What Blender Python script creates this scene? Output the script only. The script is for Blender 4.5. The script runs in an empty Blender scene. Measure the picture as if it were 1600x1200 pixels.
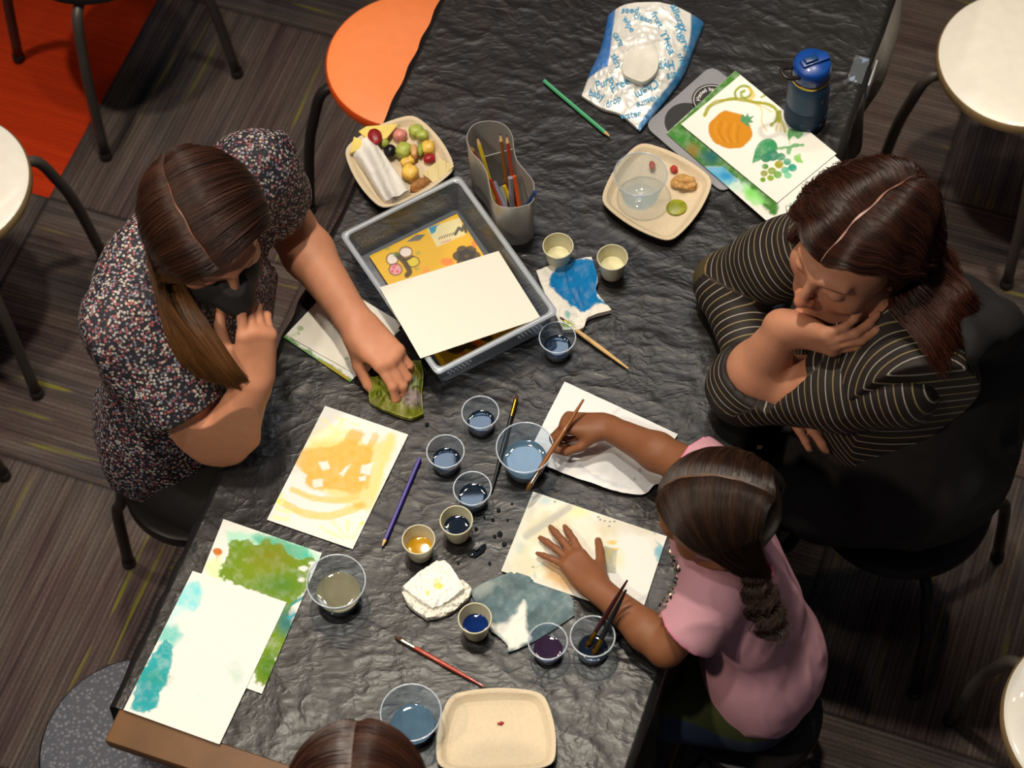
import bpy, bmesh, math, random
import numpy as np
from mathutils import Vector, Matrix
random.seed(7); RNG = np.random.default_rng(7)
SC = bpy.context.scene; COL = SC.collection
PI = math.pi

# ------------------------------------------------------------------ camera, world, lights, exposure
FPX, PITCH, ROLL = 3500.0, math.radians(60), math.radians(3)
TZ = 0.74                                   # height of the table top (cloth surface)
CAMZ = TZ + 3.2713
def _axes():
    c, s = math.cos(ROLL), math.sin(ROLL)
    right = Vector((1, 0, 0)); fwd = Vector((0, math.cos(PITCH), -math.sin(PITCH))); down = Vector((0, -math.sin(PITCH), -math.cos(PITCH)))
    return right*c + down*s, -right*s + down*c, fwd
IR, ID, FW = _axes()
cam_d = bpy.data.cameras.new('camera'); cam = bpy.data.objects.new('camera', cam_d); COL.objects.link(cam)
cam_d.sensor_width = 36; cam_d.lens = FPX/1600*36; cam_d.clip_end = 60
U = -ID
cam.matrix_world = Matrix(((IR.x, U.x, -FW.x, 0), (IR.y, U.y, -FW.y, 0), (IR.z, U.z, -FW.z, CAMZ), (0, 0, 0, 1)))
cam_d.dof.use_dof = True; cam_d.dof.focus_distance = 3.72; cam_d.dof.aperture_fstop = 4.5
SC.camera = cam
SC.view_settings.view_transform = 'Standard'; SC.view_settings.look = 'None'
SC.view_settings.exposure = 0.0; SC.view_settings.gamma = 1.0; SC.view_settings.use_curve_mapping = False

w = bpy.data.worlds.new('world'); SC.world = w; w.use_nodes = True
w.node_tree.nodes['Background'].inputs[0].default_value = (0.55, 0.58, 0.66, 1)
w.node_tree.nodes['Background'].inputs[1].default_value = 0.10

def look_rot(frm, to):
    return (Vector(to)-Vector(frm)).to_track_quat('-Z', 'Y').to_euler()
def area(name, loc, to, size, power, col):
    l = bpy.data.lights.new(name, 'AREA'); l.shape = 'RECTANGLE'; l.size, l.size_y = size; l.energy = power; l.color = col
    o = bpy.data.objects.new(name, l); COL.objects.link(o); o.location = loc; o.rotation_euler = look_rot(loc, to); return o
def spot(name, loc, to, power, col, angle=50, blend=.6, rad=.05):
    l = bpy.data.lights.new(name, 'SPOT'); l.energy = power; l.color = col; l.spot_size = math.radians(angle); l.spot_blend = blend; l.shadow_soft_size = rad
    o = bpy.data.objects.new(name, l); COL.objects.link(o); o.location = loc; o.rotation_euler = look_rot(loc, to); return o
area('skylight', (0.3, 4.7, 5.8), (0.3, 2.0, 0.7), (1.3, 0.8), 24, (0.62, 0.78, 1.0))
area('warm_ceiling_fill', (-1.3, 5.6, 5.9), (0.0, 2.0, 0.7), (1.8, 0.35), 26, (1.0, 0.62, 0.38))  # added area light, stands in for the warm ceiling mirrored in the cloth
spot('side_fill', (-2.1, 0.4, 4.3), (0.45, 2.0, 0.95), 210, (1.0, 0.84, 0.64), 50, .8, .12)  # added fill that brightens the striped woman's face and the flowered blouse
spot('key_downlight', (-0.25, 2.5, 5.6), (-0.1, 1.8, 0.74), 520, (1.0, 0.90, 0.74), 42, .8, .12)
spot('front_downlight', (-0.75, 1.15, 5.4), (-0.45, 1.35, 0.74), 290, (1.0, 0.95, 0.85), 26, .9, .10)
spot('right_downlight', (1.35, 2.9, 5.4), (1.05, 2.75, 0.45), 520, (1.0, 0.86, 0.66), 26, .9, .10)
spot('left_downlight', (-1.35, 2.6, 5.4), (-1.10, 2.55, 0.45), 420, (1.0, 0.90, 0.75), 26, .9, .10)
for k in range(6):
    spot('track_lamp', (-0.9+0.42*k, 4.0, 5.7), (-0.3+0.2*k, 1.9, 0.74), 38, (1.0, 0.84, 0.62), 40, .7, .035)

# ------------------------------------------------------------------ helpers
def P(px, py, z=TZ):
    """point of the horizontal plane at height z seen at photo pixel px, py"""
    d = IR*((px-800)/FPX) + ID*((py-600)/FPX) + FW
    t = (z-CAMZ)/d.z
    return Vector((d.x*t, d.y*t, z))
TD = Vector((math.cos(math.radians(68)), math.sin(math.radians(68)), 0))    # long axis of the table
TN = Vector((TD.y, -TD.x, 0))                                              # across the table, to the right
T0 = P(663, 66)
def tab(n, d, z=TZ): v = T0 + TN*n + TD*d; return Vector((v.x, v.y, z))
TROT = math.atan2(TD.y, TD.x)

def link(o, parent=None):
    COL.objects.link(o)
    if parent: o.parent = parent
    return o
def meta(o, label=None, cat=None, group=None, kind=None):
    if label: o['label'] = label
    if cat: o['category'] = cat
    if group: o['group'] = group
    if kind: o['kind'] = kind
    return o
def thing(name, label, cat, loc=(0, 0, 0), rotz=0, group=None):
    o = bpy.data.objects.new(name, None); o.empty_display_size = .05; COL.objects.link(o)
    o.location = loc; o.rotation_euler = (0, 0, rotz)
    return meta(o, label, cat, group)
def obj(name, V, F, m, parent=None, smooth=True, col=None, world=False, sharp=None):
    """one mesh object; world=True: V in world space, moved under an unrotated parent"""
    V = np.asarray(V, dtype=np.float64).reshape(-1, 3)
    loc = None
    if world and parent is not None:
        L = np.zeros(3); p = parent
        while p is not None: L += np.array(p.location); p = p.parent
        V = V - L
    elif parent is None:
        b = np.array([(V[:, 0].min()+V[:, 0].max())/2, (V[:, 1].min()+V[:, 1].max())/2, V[:, 2].min()]); V = V - b; loc = b
    me = bpy.data.meshes.new(name)
    me.from_pydata(V.tolist(), [], [list(map(int, f)) for f in F])
    if smooth: me.polygons.foreach_set('use_smooth', [True]*len(me.polygons))
    if col is not None:
        a = me.color_attributes.new('col', 'FLOAT_COLOR', 'POINT'); c = np.ones((len(V), 4)); c[:, :3] = np.asarray(col)[:, :3]
        a.data.foreach_set('color', c.ravel())
    me.materials.append(m); me.update()
    if sharp: me.set_sharp_from_angle(angle=math.radians(sharp))
    o = bpy.data.objects.new(name, me)
    if loc is not None: o.location = loc
    return link(o, parent)
def dup(root, name=None):
    def cp(o, par):
        c = o.copy(); COL.objects.link(c)
        if par: c.parent = par
        for ch in o.children: cp(ch, c)
        return c
    return cp(root, None)
class MB:
    def __init__(s): s.V = []; s.F = []; s.C = []
    def add(s, V, F, c=None):
        n = len(s.V); s.V += [tuple(v) for v in V]; s.F += [tuple(i+n for i in f) for f in F]
        if c is not None: s.C += [c]*len(V)
        return s
    def obj(s, name, m, parent=None, smooth=True, **k):
        return obj(name, s.V, s.F, m, parent, smooth, col=np.array(s.C) if s.C else None, **k)
def g_box(sx, sy, sz, c=(0, 0, 0), rot=None, bev=0.0, seg=2):
    bm = bmesh.new(); bmesh.ops.create_cube(bm, size=1); bmesh.ops.scale(bm, vec=(sx, sy, sz), verts=bm.verts)
    if bev: bmesh.ops.bevel(bm, geom=bm.edges[:], offset=bev, segments=seg, affect='EDGES', profile=.5)
    M = (rot if rot is not None else Matrix.Identity(3))
    V = [tuple(M @ v.co + Vector(c)) for v in bm.verts]; F = [[v.index for v in f.verts] for f in bm.faces]
    bm.free(); return V, F
def g_lathe(prof, n=48, c=(0, 0, 0)):
    V = []; F = []
    for r, z in prof:
        for i in range(n):
            a = 2*PI*i/n; V.append((c[0]+r*math.cos(a), c[1]+r*math.sin(a), c[2]+z))
    for j in range(len(prof)-1):
        for i in range(n):
            k = (i+1) % n; F.append((j*n+i, j*n+k, (j+1)*n+k, (j+1)*n+i))
    return V, F
def cap_disc(V, F, n, start, flip=False):
    ids = list(range(start, start+n)); F.append(tuple(reversed(ids)) if flip else tuple(ids))
def catmull(pts, n):
    pts = [np.array(p, float) for p in pts]; Q = [2*pts[0]-pts[1]]+pts+[2*pts[-1]-pts[-2]]
    out = []
    m = len(pts)-1
    for k in range(n):
        t = k/(n-1)*m; i = min(int(t), m-1); u = t-i
        a, b, c, d = Q[i], Q[i+1], Q[i+2], Q[i+3]
        out.append(.5*((2*b)+(-a+c)*u+(2*a-5*b+4*c-d)*u*u+(-a+3*b-3*c+d)*u**3))
    return np.array(out)
def g_tube(pts, r, n=10, caps=True, rs=None):
    pts = [Vector(p) for p in pts]; V = []; F = []; up = None
    for i, p in enumerate(pts):
        t = (pts[min(i+1, len(pts)-1)]-pts[max(i-1, 0)]).normalized()
        if up is None: up = Vector((0, 0, 1)) if abs(t.z) < .9 else Vector((1, 0, 0))
        a = t.cross(up).normalized(); b = a.cross(t).normalized(); up = b
        rr = rs[i] if rs is not None else r
        for k in range(n):
            an = 2*PI*k/n; V.append(tuple(p + a*math.cos(an)*rr + b*math.sin(an)*rr))
    for i in range(len(pts)-1):
        for k in range(n):
            k2 = (k+1) % n; F.append((i*n+k, (i+1)*n+k, (i+1)*n+k2, i*n+k2))
    if caps: F.append(tuple(range(n))); F.append(tuple(reversed(range((len(pts)-1)*n, len(pts)*n))))
    return V, F
def g_prism(poly, z0, z1):
    n = len(poly); V = [(x, y, z0) for x, y in poly]+[(x, y, z1) for x, y in poly]
    return V, [tuple(reversed(range(n))), tuple(range(n, 2*n))]+[(i, (i+1) % n, n+(i+1) % n, n+i) for i in range(n)]

# value noise in numpy
def vnoise(x, y, seed=0):
    def h(i, j):
        n = (i.astype(np.int64)*374761393 + j.astype(np.int64)*668265263 + seed*1274126177) & 0x7fffffff
        n = ((n ^ (n >> 13))*1274126177) & 0x7fffffff
        return ((n ^ (n >> 16)) & 0xffff)/65535.0
    x = np.asarray(x, float); y = np.asarray(y, float)
    i = np.floor(x); j = np.floor(y); u = x-i; v = y-j; u = u*u*(3-2*u); v = v*v*(3-2*v)
    return (h(i, j)*(1-u)+h(i+1, j)*u)*(1-v)+(h(i, j+1)*(1-u)+h(i+1, j+1)*u)*v
def fbm(x, y, seed=0, o=4):
    s = 0; a = .5
    for k in range(o): s = s+a*vnoise(x*2**k, y*2**k, seed+k*17); a *= .5
    return s/(1-.5**o)
def noise3(p, seed=0):
    x, y, z = p[..., 0], p[..., 1], p[..., 2]
    return (vnoise(x+z*.37, y-z*.51, seed)+vnoise(y+x*.23, z+7.3, seed+3)+vnoise(z+y*.31, x+3.1, seed+5))/3

# ------------------------------------------------------------------ materials
class N:
    def __init__(s, name):
        s.m = bpy.data.materials.new(name); s.m.use_nodes = True; s.t = s.m.node_tree; s.b = s.t.nodes['Principled BSDF']
    def n(s, typ, **k):
        x = s.t.nodes.new(typ)
        for a, v in k.items():
            if a.startswith('i_'):
                key = a[2:]; key = int(key) if key.isdigit() else key.replace('_', ' ')
                x.inputs[key].default_value = v
            else: setattr(x, a, v)
        return x
    def l(s, a, b): s.t.links.new(a, b)
    def ramp(s, fac, stops, interp='LINEAR'):
        r = s.n('ShaderNodeValToRGB'); r.color_ramp.interpolation = interp
        e = r.color_ramp.elements
        while len(e) < len(stops): e.new(.5)
        for q, (p, c) in zip(e, stops): q.position = p; q.color = (c[0], c[1], c[2], 1) if hasattr(c, '__len__') else (c, c, c, 1)
        s.l(fac, r.inputs[0]); return r.outputs[0]
    def mix(s, fac, a, b, mode='MIX'):
        x = s.n('ShaderNodeMix', data_type='RGBA', blend_type=mode)
        for v, i in ((fac, 0), (a, 6), (b, 7)):
            if hasattr(v, 'is_linked') or hasattr(v, 'links'): s.l(v, x.inputs[i])
            else: x.inputs[i].default_value = v if i == 0 else (*v[:3], 1)
        return x.outputs[2]
    def bump(s, h, strength=.3, dist=.002):
        b = s.n('ShaderNodeBump', i_Strength=strength, i_Distance=dist); s.l(h, b.inputs['Height']); s.l(b.outputs[0], s.b.inputs['Normal']); return b
    def coord(s, which='Object', scale=(1, 1, 1), rot=(0, 0, 0)):
        c = s.n('ShaderNodeTexCoord'); mp = s.n('ShaderNodeMapping'); mp.inputs['Scale'].default_value = scale; mp.inputs['Rotation'].default_value = rot
        s.l(c.outputs[which], mp.inputs[0]); return mp.outputs[0]
    def noise(s, vec, scale=5, detail=4, rough=.5, out=0):
        x = s.n('ShaderNodeTexNoise'); x.inputs['Scale'].default_value = scale; x.inputs['Detail'].default_value = detail; x.inputs['Roughness'].default_value = rough
        if vec is not None: s.l(vec, x.inputs['Vector'])
        return x.outputs[out]
def hexc(h):
    h = h.lstrip('#'); c = [int(h[i:i+2], 16)/255 for i in (0, 2, 4)]
    return tuple((x/12.92 if x <= .04045 else ((x+.055)/1.055)**2.4) for x in c)
def mat(name, c, rough=.5, metal=0., trans=0., ior=1.45, alpha=1., coat=0., sss=0., spec=.5, var=.08, vscale=40, bump=0., bscale=80, attr=False, emit=None):
    m = N(name); b = m.b
    if isinstance(c, str): c = hexc(c)
    vec = m.coord()
    if attr:
        a = m.n('ShaderNodeVertexColor', layer_name='col'); base = a.outputs[0]
        m.l(base, b.inputs['Base Color'])
    else:
        nz = m.noise(vec, vscale, 3)
        lo = tuple(max(0, x*(1-var)) for x in c); hi = tuple(min(1, x*(1+var)) for x in c)
        m.l(m.ramp(nz, [(.3, lo), (.7, hi)]), b.inputs['Base Color'])
    b.inputs['Roughness'].default_value = rough; b.inputs['Metallic'].default_value = metal
    b.inputs['Transmission Weight'].default_value = trans; b.inputs['IOR'].default_value = ior; b.inputs['Alpha'].default_value = alpha
    b.inputs['Coat Weight'].default_value = coat; b.inputs['Specular IOR Level'].default_value = spec
    if sss: b.inputs['Subsurface Weight'].default_value = sss; b.inputs['Subsurface Radius'].default_value = (.012, .005, .003); b.inputs['Subsurface Scale'].default_value = .6
    if bump: m.bump(m.noise(vec, bscale, 4), bump, .001)
    return m.m
def clear_plastic(name, tint=(.9, .95, 1), gloss=.12, dens=.06, rough=.05):
    """thin clear plastic: mostly see-through, a little milky, glossy by fresnel"""
    m = N(name); t = m.t; out = t.nodes['Material Output']; t.nodes.remove(m.b)
    tr = m.n('ShaderNodeBsdfTransparent'); tr.inputs[0].default_value = (*tint, 1)
    df = m.n('ShaderNodeBsdfDiffuse'); df.inputs[0].default_value = (.80, .86, .92, 1)
    gl = m.n('ShaderNodeBsdfGlossy'); gl.inputs['Roughness'].default_value = rough
    fr = m.n('ShaderNodeLayerWeight'); fr.inputs[0].default_value = .25
    m1 = m.n('ShaderNodeMixShader'); m1.inputs[0].default_value = dens; m.l(tr.outputs[0], m1.inputs[1]); m.l(df.outputs[0], m1.inputs[2])
    mx = m.n('ShaderNodeMath', operation='MULTIPLY_ADD'); m.l(fr.outputs['Facing'], mx.inputs[0]); mx.inputs[1].default_value = gloss*.9; mx.inputs[2].default_value = .035
    m2 = m.n('ShaderNodeMixShader'); m.l(mx.outputs[0], m2.inputs[0]); m.l(m1.outputs[0], m2.inputs[1]); m.l(gl.outputs[0], m2.inputs[2])
    m.l(m2.outputs[0], out.inputs[0]); return m.m

M = {}
def carpet_mat():
    m = N('striped_carpet'); tc = m.n('ShaderNodeTexCoord'); sep = m.n('ShaderNodeSeparateXYZ'); m.l(tc.outputs['Object'], sep.inputs[0])
    S = .61
    def mth(op, a, b=None, c=None):
        x = m.n('ShaderNodeMath', operation=op)
        for i, v in enumerate((a, b, c)):
            if v is None: continue
            if isinstance(v, (int, float)): x.inputs[i].default_value = v
            else: m.l(v, x.inputs[i])
        return x.outputs[0]
    # object X = across the table (n), object Y = along (d); tiles start at n=-.88, d=-.12
    u = mth('DIVIDE', mth('ADD', sep.outputs[0], .88+.61*8), S); v = mth('DIVIDE', mth('ADD', sep.outputs[1], .12+.61*8), S)
    iu = mth('FLOOR', u); iv = mth('FLOOR', v); fu = mth('FRACT', u); fv = mth('FRACT', v)
    par = mth('MODULO', mth('ADD', iu, iv), 2.0)         # c0 row1: 8+8 = even -> stripes along d
    a = mth('ADD', mth('MULTIPLY', fu, mth('SUBTRACT', 1.0, par)), mth('MULTIPLY', fv, par))     # across the stripes
    b = mth('ADD', mth('MULTIPLY', fv, mth('SUBTRACT', 1.0, par)), mth('MULTIPLY', fu, par))     # along the stripes
    cmb = m.n('ShaderNodeCombineXYZ'); m.l(mth('ADD', a, mth('MULTIPLY', iu, 3.7)), cmb.inputs[0]); m.l(mth('ADD', b, mth('MULTIPLY', iv, 5.3)), cmb.inputs[1])
    def str_noise(sx, sy, detail=2, off=0):
        mp = m.n('ShaderNodeMapping'); mp.inputs['Scale'].default_value = (sx, sy, 1); mp.inputs['Location'].default_value = (off, off*.7, off); m.l(cmb.outputs[0], mp.inputs[0])
        return m.noise(mp.outputs[0], 1, detail, .6)
    n1 = str_noise(52, 1.7, 4); n2 = str_noise(5, 1.2, 2, 4.); n3 = str_noise(24, 1.6, 1, 9.)
    base = m.ramp(n1, [(.30, hexc('#2b2528')), (.45, hexc('#4c4141')), (.57, hexc('#645754')), (.75, hexc('#7f716c'))])
    tint = m.ramp(n2, [(.35, hexc('#3e4146')), (.5, hexc('#6a5f56')), (.64, hexc('#5a4644'))])
    c1 = m.mix(.45, base, tint, 'MIX')
    # fine loop rows
    wv = mth('SINE', mth('MULTIPLY', a, 2*PI*62)); wv2 = mth('SINE', mth('MULTIPLY', b, 2*PI*150))
    hz = m.noise(tc.outputs['Object'], 170, 3, .7); rows = mth('MULTIPLY', mth('MULTIPLY_ADD', wv, .20, .72), mth('MULTIPLY_ADD', hz, 1.3, .22)); loops = mth('MULTIPLY_ADD', wv2, .10, .9)
    dk = m.n('ShaderNodeCombineColor'); k = mth('MULTIPLY', rows, loops)
    for i in range(3): m.l(k, dk.inputs[i])
    c2 = m.mix(.8, c1, dk.outputs[0], 'MULTIPLY')
    # yellow flecks
    ym = m.ramp(n3, [(.0, 0), (.66, 0), (.70, 1)]); yb = m.ramp(str_noise(60, 1.2, 2, 21.), [(.42, 0), (.6, 1)])
    yf = m.mix(1.0, ym, yb, 'MULTIPLY')
    c3 = m.mix(yf, c2, hexc('#706a2c'))
    # dark seams
    ed = mth('MINIMUM', mth('MINIMUM', fu, mth('SUBTRACT', 1.0, fu)), mth('MINIMUM', fv, mth('SUBTRACT', 1.0, fv)))
    sm = m.ramp(ed, [(0., .8), (.005, .4), (.011, 0)]); c4 = m.mix(sm, c3, hexc('#1a1618'))
    # red tiles: n < -.88 and d > -.12
    rd = mth('MULTIPLY', mth('LESS_THAN', sep.outputs[0], -.88), mth('GREATER_THAN', sep.outputs[1], -.12))
    red = m.mix(.5, hexc('#c93a12'), m.ramp(n1, [(.3, hexc('#a82c12')), (.7, hexc('#d8441a'))]))
    red2 = m.mix(.5, red, dk.outputs[0], 'MULTIPLY')
    m.l(m.mix(rd, c4, red2), m.b.inputs['Base Color'])
    m.b.inputs['Roughness'].default_value = .95; m.b.inputs['Specular IOR Level'].default_value = .1
    m.bump(k, .5, .003); return m.m
M['carpet'] = carpet_mat()
def cloth_mat():
    m = N('black_plastic_sheet'); vec = m.coord('Object')
    nz = m.noise(vec, 6, 3)
    m.l(m.ramp(nz, [(.3, (.008, .0075, .0078)), (.7, (.013, .012, .0125))]), m.b.inputs['Base Color'])
    m.b.inputs['Roughness'].default_value = .33; m.b.inputs['Specular IOR Level'].default_value = .34
    # crinkles: ridged warped noise
    wn = m.n('ShaderNodeTexNoise'); wn.inputs['Scale'].default_value = 5; m.l(vec, wn.inputs['Vector'])
    sub = m.n('ShaderNodeVectorMath', operation='MULTIPLY_ADD'); m.l(wn.outputs['Color'], sub.inputs[0]); sub.inputs[1].default_value = (.12, .12, .12); m.l(vec, sub.inputs[2])
    def ridge(scale, sc=(1, 1, 1), rough=.5, det=3):
        mp = m.n('ShaderNodeMapping'); mp.inputs['Scale'].default_value = sc; m.l(sub.outputs[0], mp.inputs[0]); q = m.noise(mp.outputs[0], scale, det, rough)
        return m.ramp(q, [(.28, 0), (.44, .45), (.5, .8), (.56, .45), (.72, 0)], 'B_SPLINE')
    a = m.n('ShaderNodeMath', operation='MULTIPLY_ADD'); m.l(ridge(14, (1, .45, 1)), a.inputs[0]); a.inputs[1].default_value = .55; m.l(ridge(34, (.6, 1, 1)), a.inputs[2])
    b = m.n('ShaderNodeMath', operation='MULTIPLY_ADD'); m.l(m.noise(sub.outputs[0], 9, 2), b.inputs[0]); b.inputs[1].default_value = 1.6; m.l(a.outputs[0], b.inputs[2])
    m.bump(b.outputs[0], .42, .0020); return m.m
M['cloth'] = cloth_mat()
M['white_seat'] = mat('white_laminate', (.80, .77, .70), .35, coat=.2, var=.03)
M['seat_edge'] = mat('tan_edge', '#8a7350', .6)
M['orange_seat'] = mat('orange_laminate', '#f88a4e', .45, var=.03)
M['orange_edge'] = mat('orange_edge', '#c9480f', .5, var=.05)
M['grey_steel'] = mat('grey_painted_steel', '#55504c', .42, metal=.3, var=.06)
M['black_steel'] = mat('dark_painted_steel', '#2a2626', .4, metal=.3)
M['laminate'] = mat('brown_table_laminate', '#6b4a2c', .5, var=.2, vscale=12)
M['paper'] = mat('painted_paper', (1, 1, 1), .7, spec=.2, attr=True, bump=.08, bscale=400)
M['card'] = mat('coloured_print', (1, 1, 1), .4, attr=True)
def grey_fleck():
    m = N('grey_fleck_upholstery'); v = m.n('ShaderNodeTexVoronoi'); v.inputs['Scale'].default_value = 130; m.l(m.coord(), v.inputs['Vector'])
    m.l(m.ramp(v.outputs['Distance'], [(.1, hexc('#77777f')), (.5, hexc('#4a4c56'))]), m.b.inputs['Base Color']); m.b.inputs['Roughness'].default_value = .8
    m.bump(v.outputs['Distance'], .5, .002); return m.m
M['grey_fleck'] = grey_fleck()

# ------------------------------------------------------------------ structure: floor
def plane_grid(x0, x1, y0, y1, nx, ny):
    xs = np.linspace(x0, x1, nx); ys = np.linspace(y0, y1, ny); X, Y = np.meshgrid(xs, ys)
    idx = np.arange(nx*ny).reshape(ny, nx)
    F = np.stack([idx[:-1, :-1], idx[:-1, 1:], idx[1:, 1:], idx[1:, :-1]], -1).reshape(-1, 4)
    return X, Y, F
def grid_faces(ny, nx):
    idx = np.arange(nx*ny).reshape(ny, nx)
    return np.stack([idx[:-1, :-1], idx[:-1, 1:], idx[1:, 1:], idx[1:, :-1]], -1).reshape(-1, 4)
me = bpy.data.meshes.new('floor'); V, F = g_box(9, 9, .1, (0, 0, -.05)); me.from_pydata(V, [], F); me.materials.append(M['carpet'])
fl = bpy.data.objects.new('floor', me); COL.objects.link(fl); fl['kind'] = 'structure'
fl.location = (T0.x, T0.y, 0); fl.rotation_euler = (0, 0, math.atan2(TN.y, TN.x))

# ------------------------------------------------------------------ table and tablecloth
TW, D0, D1 = .787, -1.44, .44
tb = thing('folding_table', 'long rectangular folding table hidden under the black plastic cloth, bare brown end at lower left', 'table', tab(TW/2, (D0+D1)/2, 0), TROT)
LEN = D1-D0
V, F = g_box(LEN, TW-.012, .028, (0, 0, TZ-.004-.014), bev=.006); obj('tabletop', V, F, M['laminate'], tb, sharp=40)
for sx in (-1, 1):
    for sy in (-1, 1):
        x = sx*(LEN/2-.32); y = sy*(TW/2-.10)
        V, F = g_tube([(x, y, TZ-.03), (x+sx*.03, y, .35), (x+sx*.05, y, .012)], .0135, 12); obj('leg', V, F, M['black_steel'], tb)
    V, F = g_tube([(sx*(LEN/2-.30), -TW/2+.1, .25), (sx*(LEN/2-.30), TW/2-.1, .25)], .009, 10); obj('crossbar', V, F, M['black_steel'], tb)

def cloth_h(n, d):
    """height of the cloth's small wrinkles above the table"""
    a = fbm(n*9+3, d*5, 11, 4); r = 1-np.abs(2*fbm(n*7+fbm(n*4, d*4, 5)*2.0, d*16+fbm(n*3, d*3, 8)*2.5, 31, 4)-1)
    r2 = 1-np.abs(2*fbm(n*16+d*5, d*9-n*4, 77, 3)-1)
    return .0016*a + .0012*(np.clip(r-.70, 0, 1)/.30)**1.5*.8 + .0004*(np.clip(r2-.7, 0, 1)/.3)
def make_cloth():
    ov_l, ov_r = .085, .17                 # drop at the left and right side
    ns = np.concatenate([np.linspace(-ov_l, 0, 22)[:-1], np.linspace(0, TW, 250), np.linspace(TW, TW+ov_r, 60)[1:]])
    ds = np.linspace(D0+.055, D1+.0, 620)
    Nn, Dd = np.meshgrid(ns, ds)
    X = Nn.copy(); Z = TZ-.003+cloth_h(Nn, Dd)
    rr = .012
    # left drop: rounds over the edge, hangs with pleats
    L = Nn < 0; s = -Nn[L]; q = Dd[L]
    a = np.minimum(s/rr, PI/2); pl = .006*np.sin(q*60+3*np.sin(q*11))*np.clip(s/.06, 0, 1)
    X[L] = -(rr*np.sin(a)) - .10*np.clip(s-rr*PI/2, 0, None) - pl - .0
    Z[L] = TZ-.003 - rr*(1-np.cos(a)) - .98*np.clip(s-rr*PI/2, 0, None)
    R = Nn > TW; s = Nn[R]-TW; q = Dd[R]; a = np.minimum(s/rr, PI/2)
    pl = .009*np.sin(q*34+4*np.sin(q*7))*np.clip(s/.15, 0, 1)
    X[R] = TW + rr*np.sin(a) + .04*np.clip(s-rr*PI/2, 0, None) + pl
    Z[R] = TZ-.003 - rr*(1-np.cos(a)) - .97*np.clip(s-rr*PI/2, 0, None)
    # folds fanning out from the clip on the right edge
    cn, cd = TW, .185
    vx = cn-Nn; vy = Dd-cd; rad = np.hypot(vx, vy)+1e-6; ang = np.arctan2(vy, vx)
    fan = np.sin(ang*16+1.2*np.sin(ang*5))*np.exp(-((rad-.16)/.16)**2)*np.exp(-((ang+.9)/.8)**2)
    fan[(Nn > TW)] = 0
    edge = np.clip(np.minimum(Nn, TW-Nn)/.02, 0, 1)
    Z = Z + .0022*np.clip(fan, 0, 1)*edge
    V = np.array(T0)[None, None, :] + X[..., None]*np.array(TN) + Dd[..., None]*np.array(TD); V[..., 2] = Z
    return V.reshape(-1, 3), grid_faces(*Nn.shape)
V, F = make_cloth()
meta(obj('tablecloth', V, F, M['cloth']), 'wrinkled black plastic sheet covering the long table', 'tablecloth')

# ------------------------------------------------------------------ stools
def make_stool(name, label, c, seatm, edgem, az0, group=None, r=.172, thick=.024, zs=.45, legm='grey_steel', azs=None):
    """c: world xy of the seat centre; legs spring from under the rim, bow outwards and run to the floor"""
    t = thing(name, label, 'stool', (c[0], c[1], 0), 0, group)
    V, F = g_lathe([(r*.02, zs), (r*.6, zs+.0006), (r-.012, zs), (r-.004, zs-.003)], 72); F.append(tuple(reversed(range(72)))); obj('seat', V, F, M[seatm], t, sharp=50)
    V, F = g_lathe([(r-.004, zs-.003), (r, zs-.008), (r, zs-thick), (r-.010, zs-thick-.004), (r*.1, zs-thick-.004)], 72); obj('seat_edge', V, F, M[edgem], t, sharp=50)
    for k in range(4):
        a = az0+k*PI/2 if azs is None else azs[k]; ca, sa = math.cos(a), math.sin(a)
        pts = [(ca*q, sa*q, z) for q, z in ((r*.55, zs-thick-.016), (r*.86, zs-thick-.017), (r*1.08, zs-.055), (r*1.22, zs-.13), (r*1.34, .22), (r*1.46, .012))]
        V, F = g_tube([tuple(p) for p in catmull(pts, 22)], .0115, 12); lg = obj('leg', V, F, M[legm], t)
        V, F = g_lathe([(.001, 0), (.0135, 0), (.0145, .003), (.0135, .02), (.001, .021)], 16, (ca*r*1.462, sa*r*1.462, 0)); obj('foot_cap', V, F, M['black_steel'], lg)
    return t
def az_to(c, px, py):   # azimuth from a stool centre to the foot seen at a photo pixel
    q = P(px, py, 0); return math.atan2(q.y-c.y, q.x-c.x)
c = P(-90, 285, .45); make_stool('stool', 'white round stool cut off by the left side, beside the red carpet', c, 'white_seat', 'seat_edge', az_to(c, 140, 412))
c = P(1600, 90, .45); make_stool('stool', 'white round stool with speckled seat behind the woman in stripes', c, 'white_seat', 'seat_edge', az_to(c, 1412, 300))
c = P(1727, 1125, .45); make_stool('stool', 'white round stool whose edge just shows at the lower right corner', c, 'white_seat', 'seat_edge', az_to(c, 1500, 1140))
c = P(641, 92, .45); make_stool('stool', 'bright orange round stool tucked under the table behind the fruit plate', c, 'orange_seat', 'orange_edge', az_to(c, 478, 330), legm='black_steel')
c = P(218, 1172, .45); make_stool('stool', 'grey flecked round stool at the lower left end of the table', c, 'grey_fleck', 'black_steel', .4)
c = P(200, 105, 0); make_stool('stool', 'stool on the red carpet at top left, mostly its dark legs in view', c, 'grey_fleck', 'black_steel', az_to(c, 165, 250), legm='grey_steel')
c = P(-165, 690, 0); make_stool('stool', 'stool at the left side below the white one, only one leg in view', c, 'grey_fleck', 'black_steel', az_to(c, 72, 765), legm='grey_steel')
# ------------------------------------------------------------------ room beyond the frame
M['wall'] = mat('painted_plaster', (.42, .41, .40), .9)
for nm, sz, c in (('wall_back', (9.4, .12, 6.4), (0, 6.9, 3.2)), ('wall_right', (.12, 9, 6.4), (4.6, 2.4, 3.2))):
    V, F = g_box(*sz, c); o = obj(nm, V, F, M['wall'], smooth=False); o['kind'] = 'structure'

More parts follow.
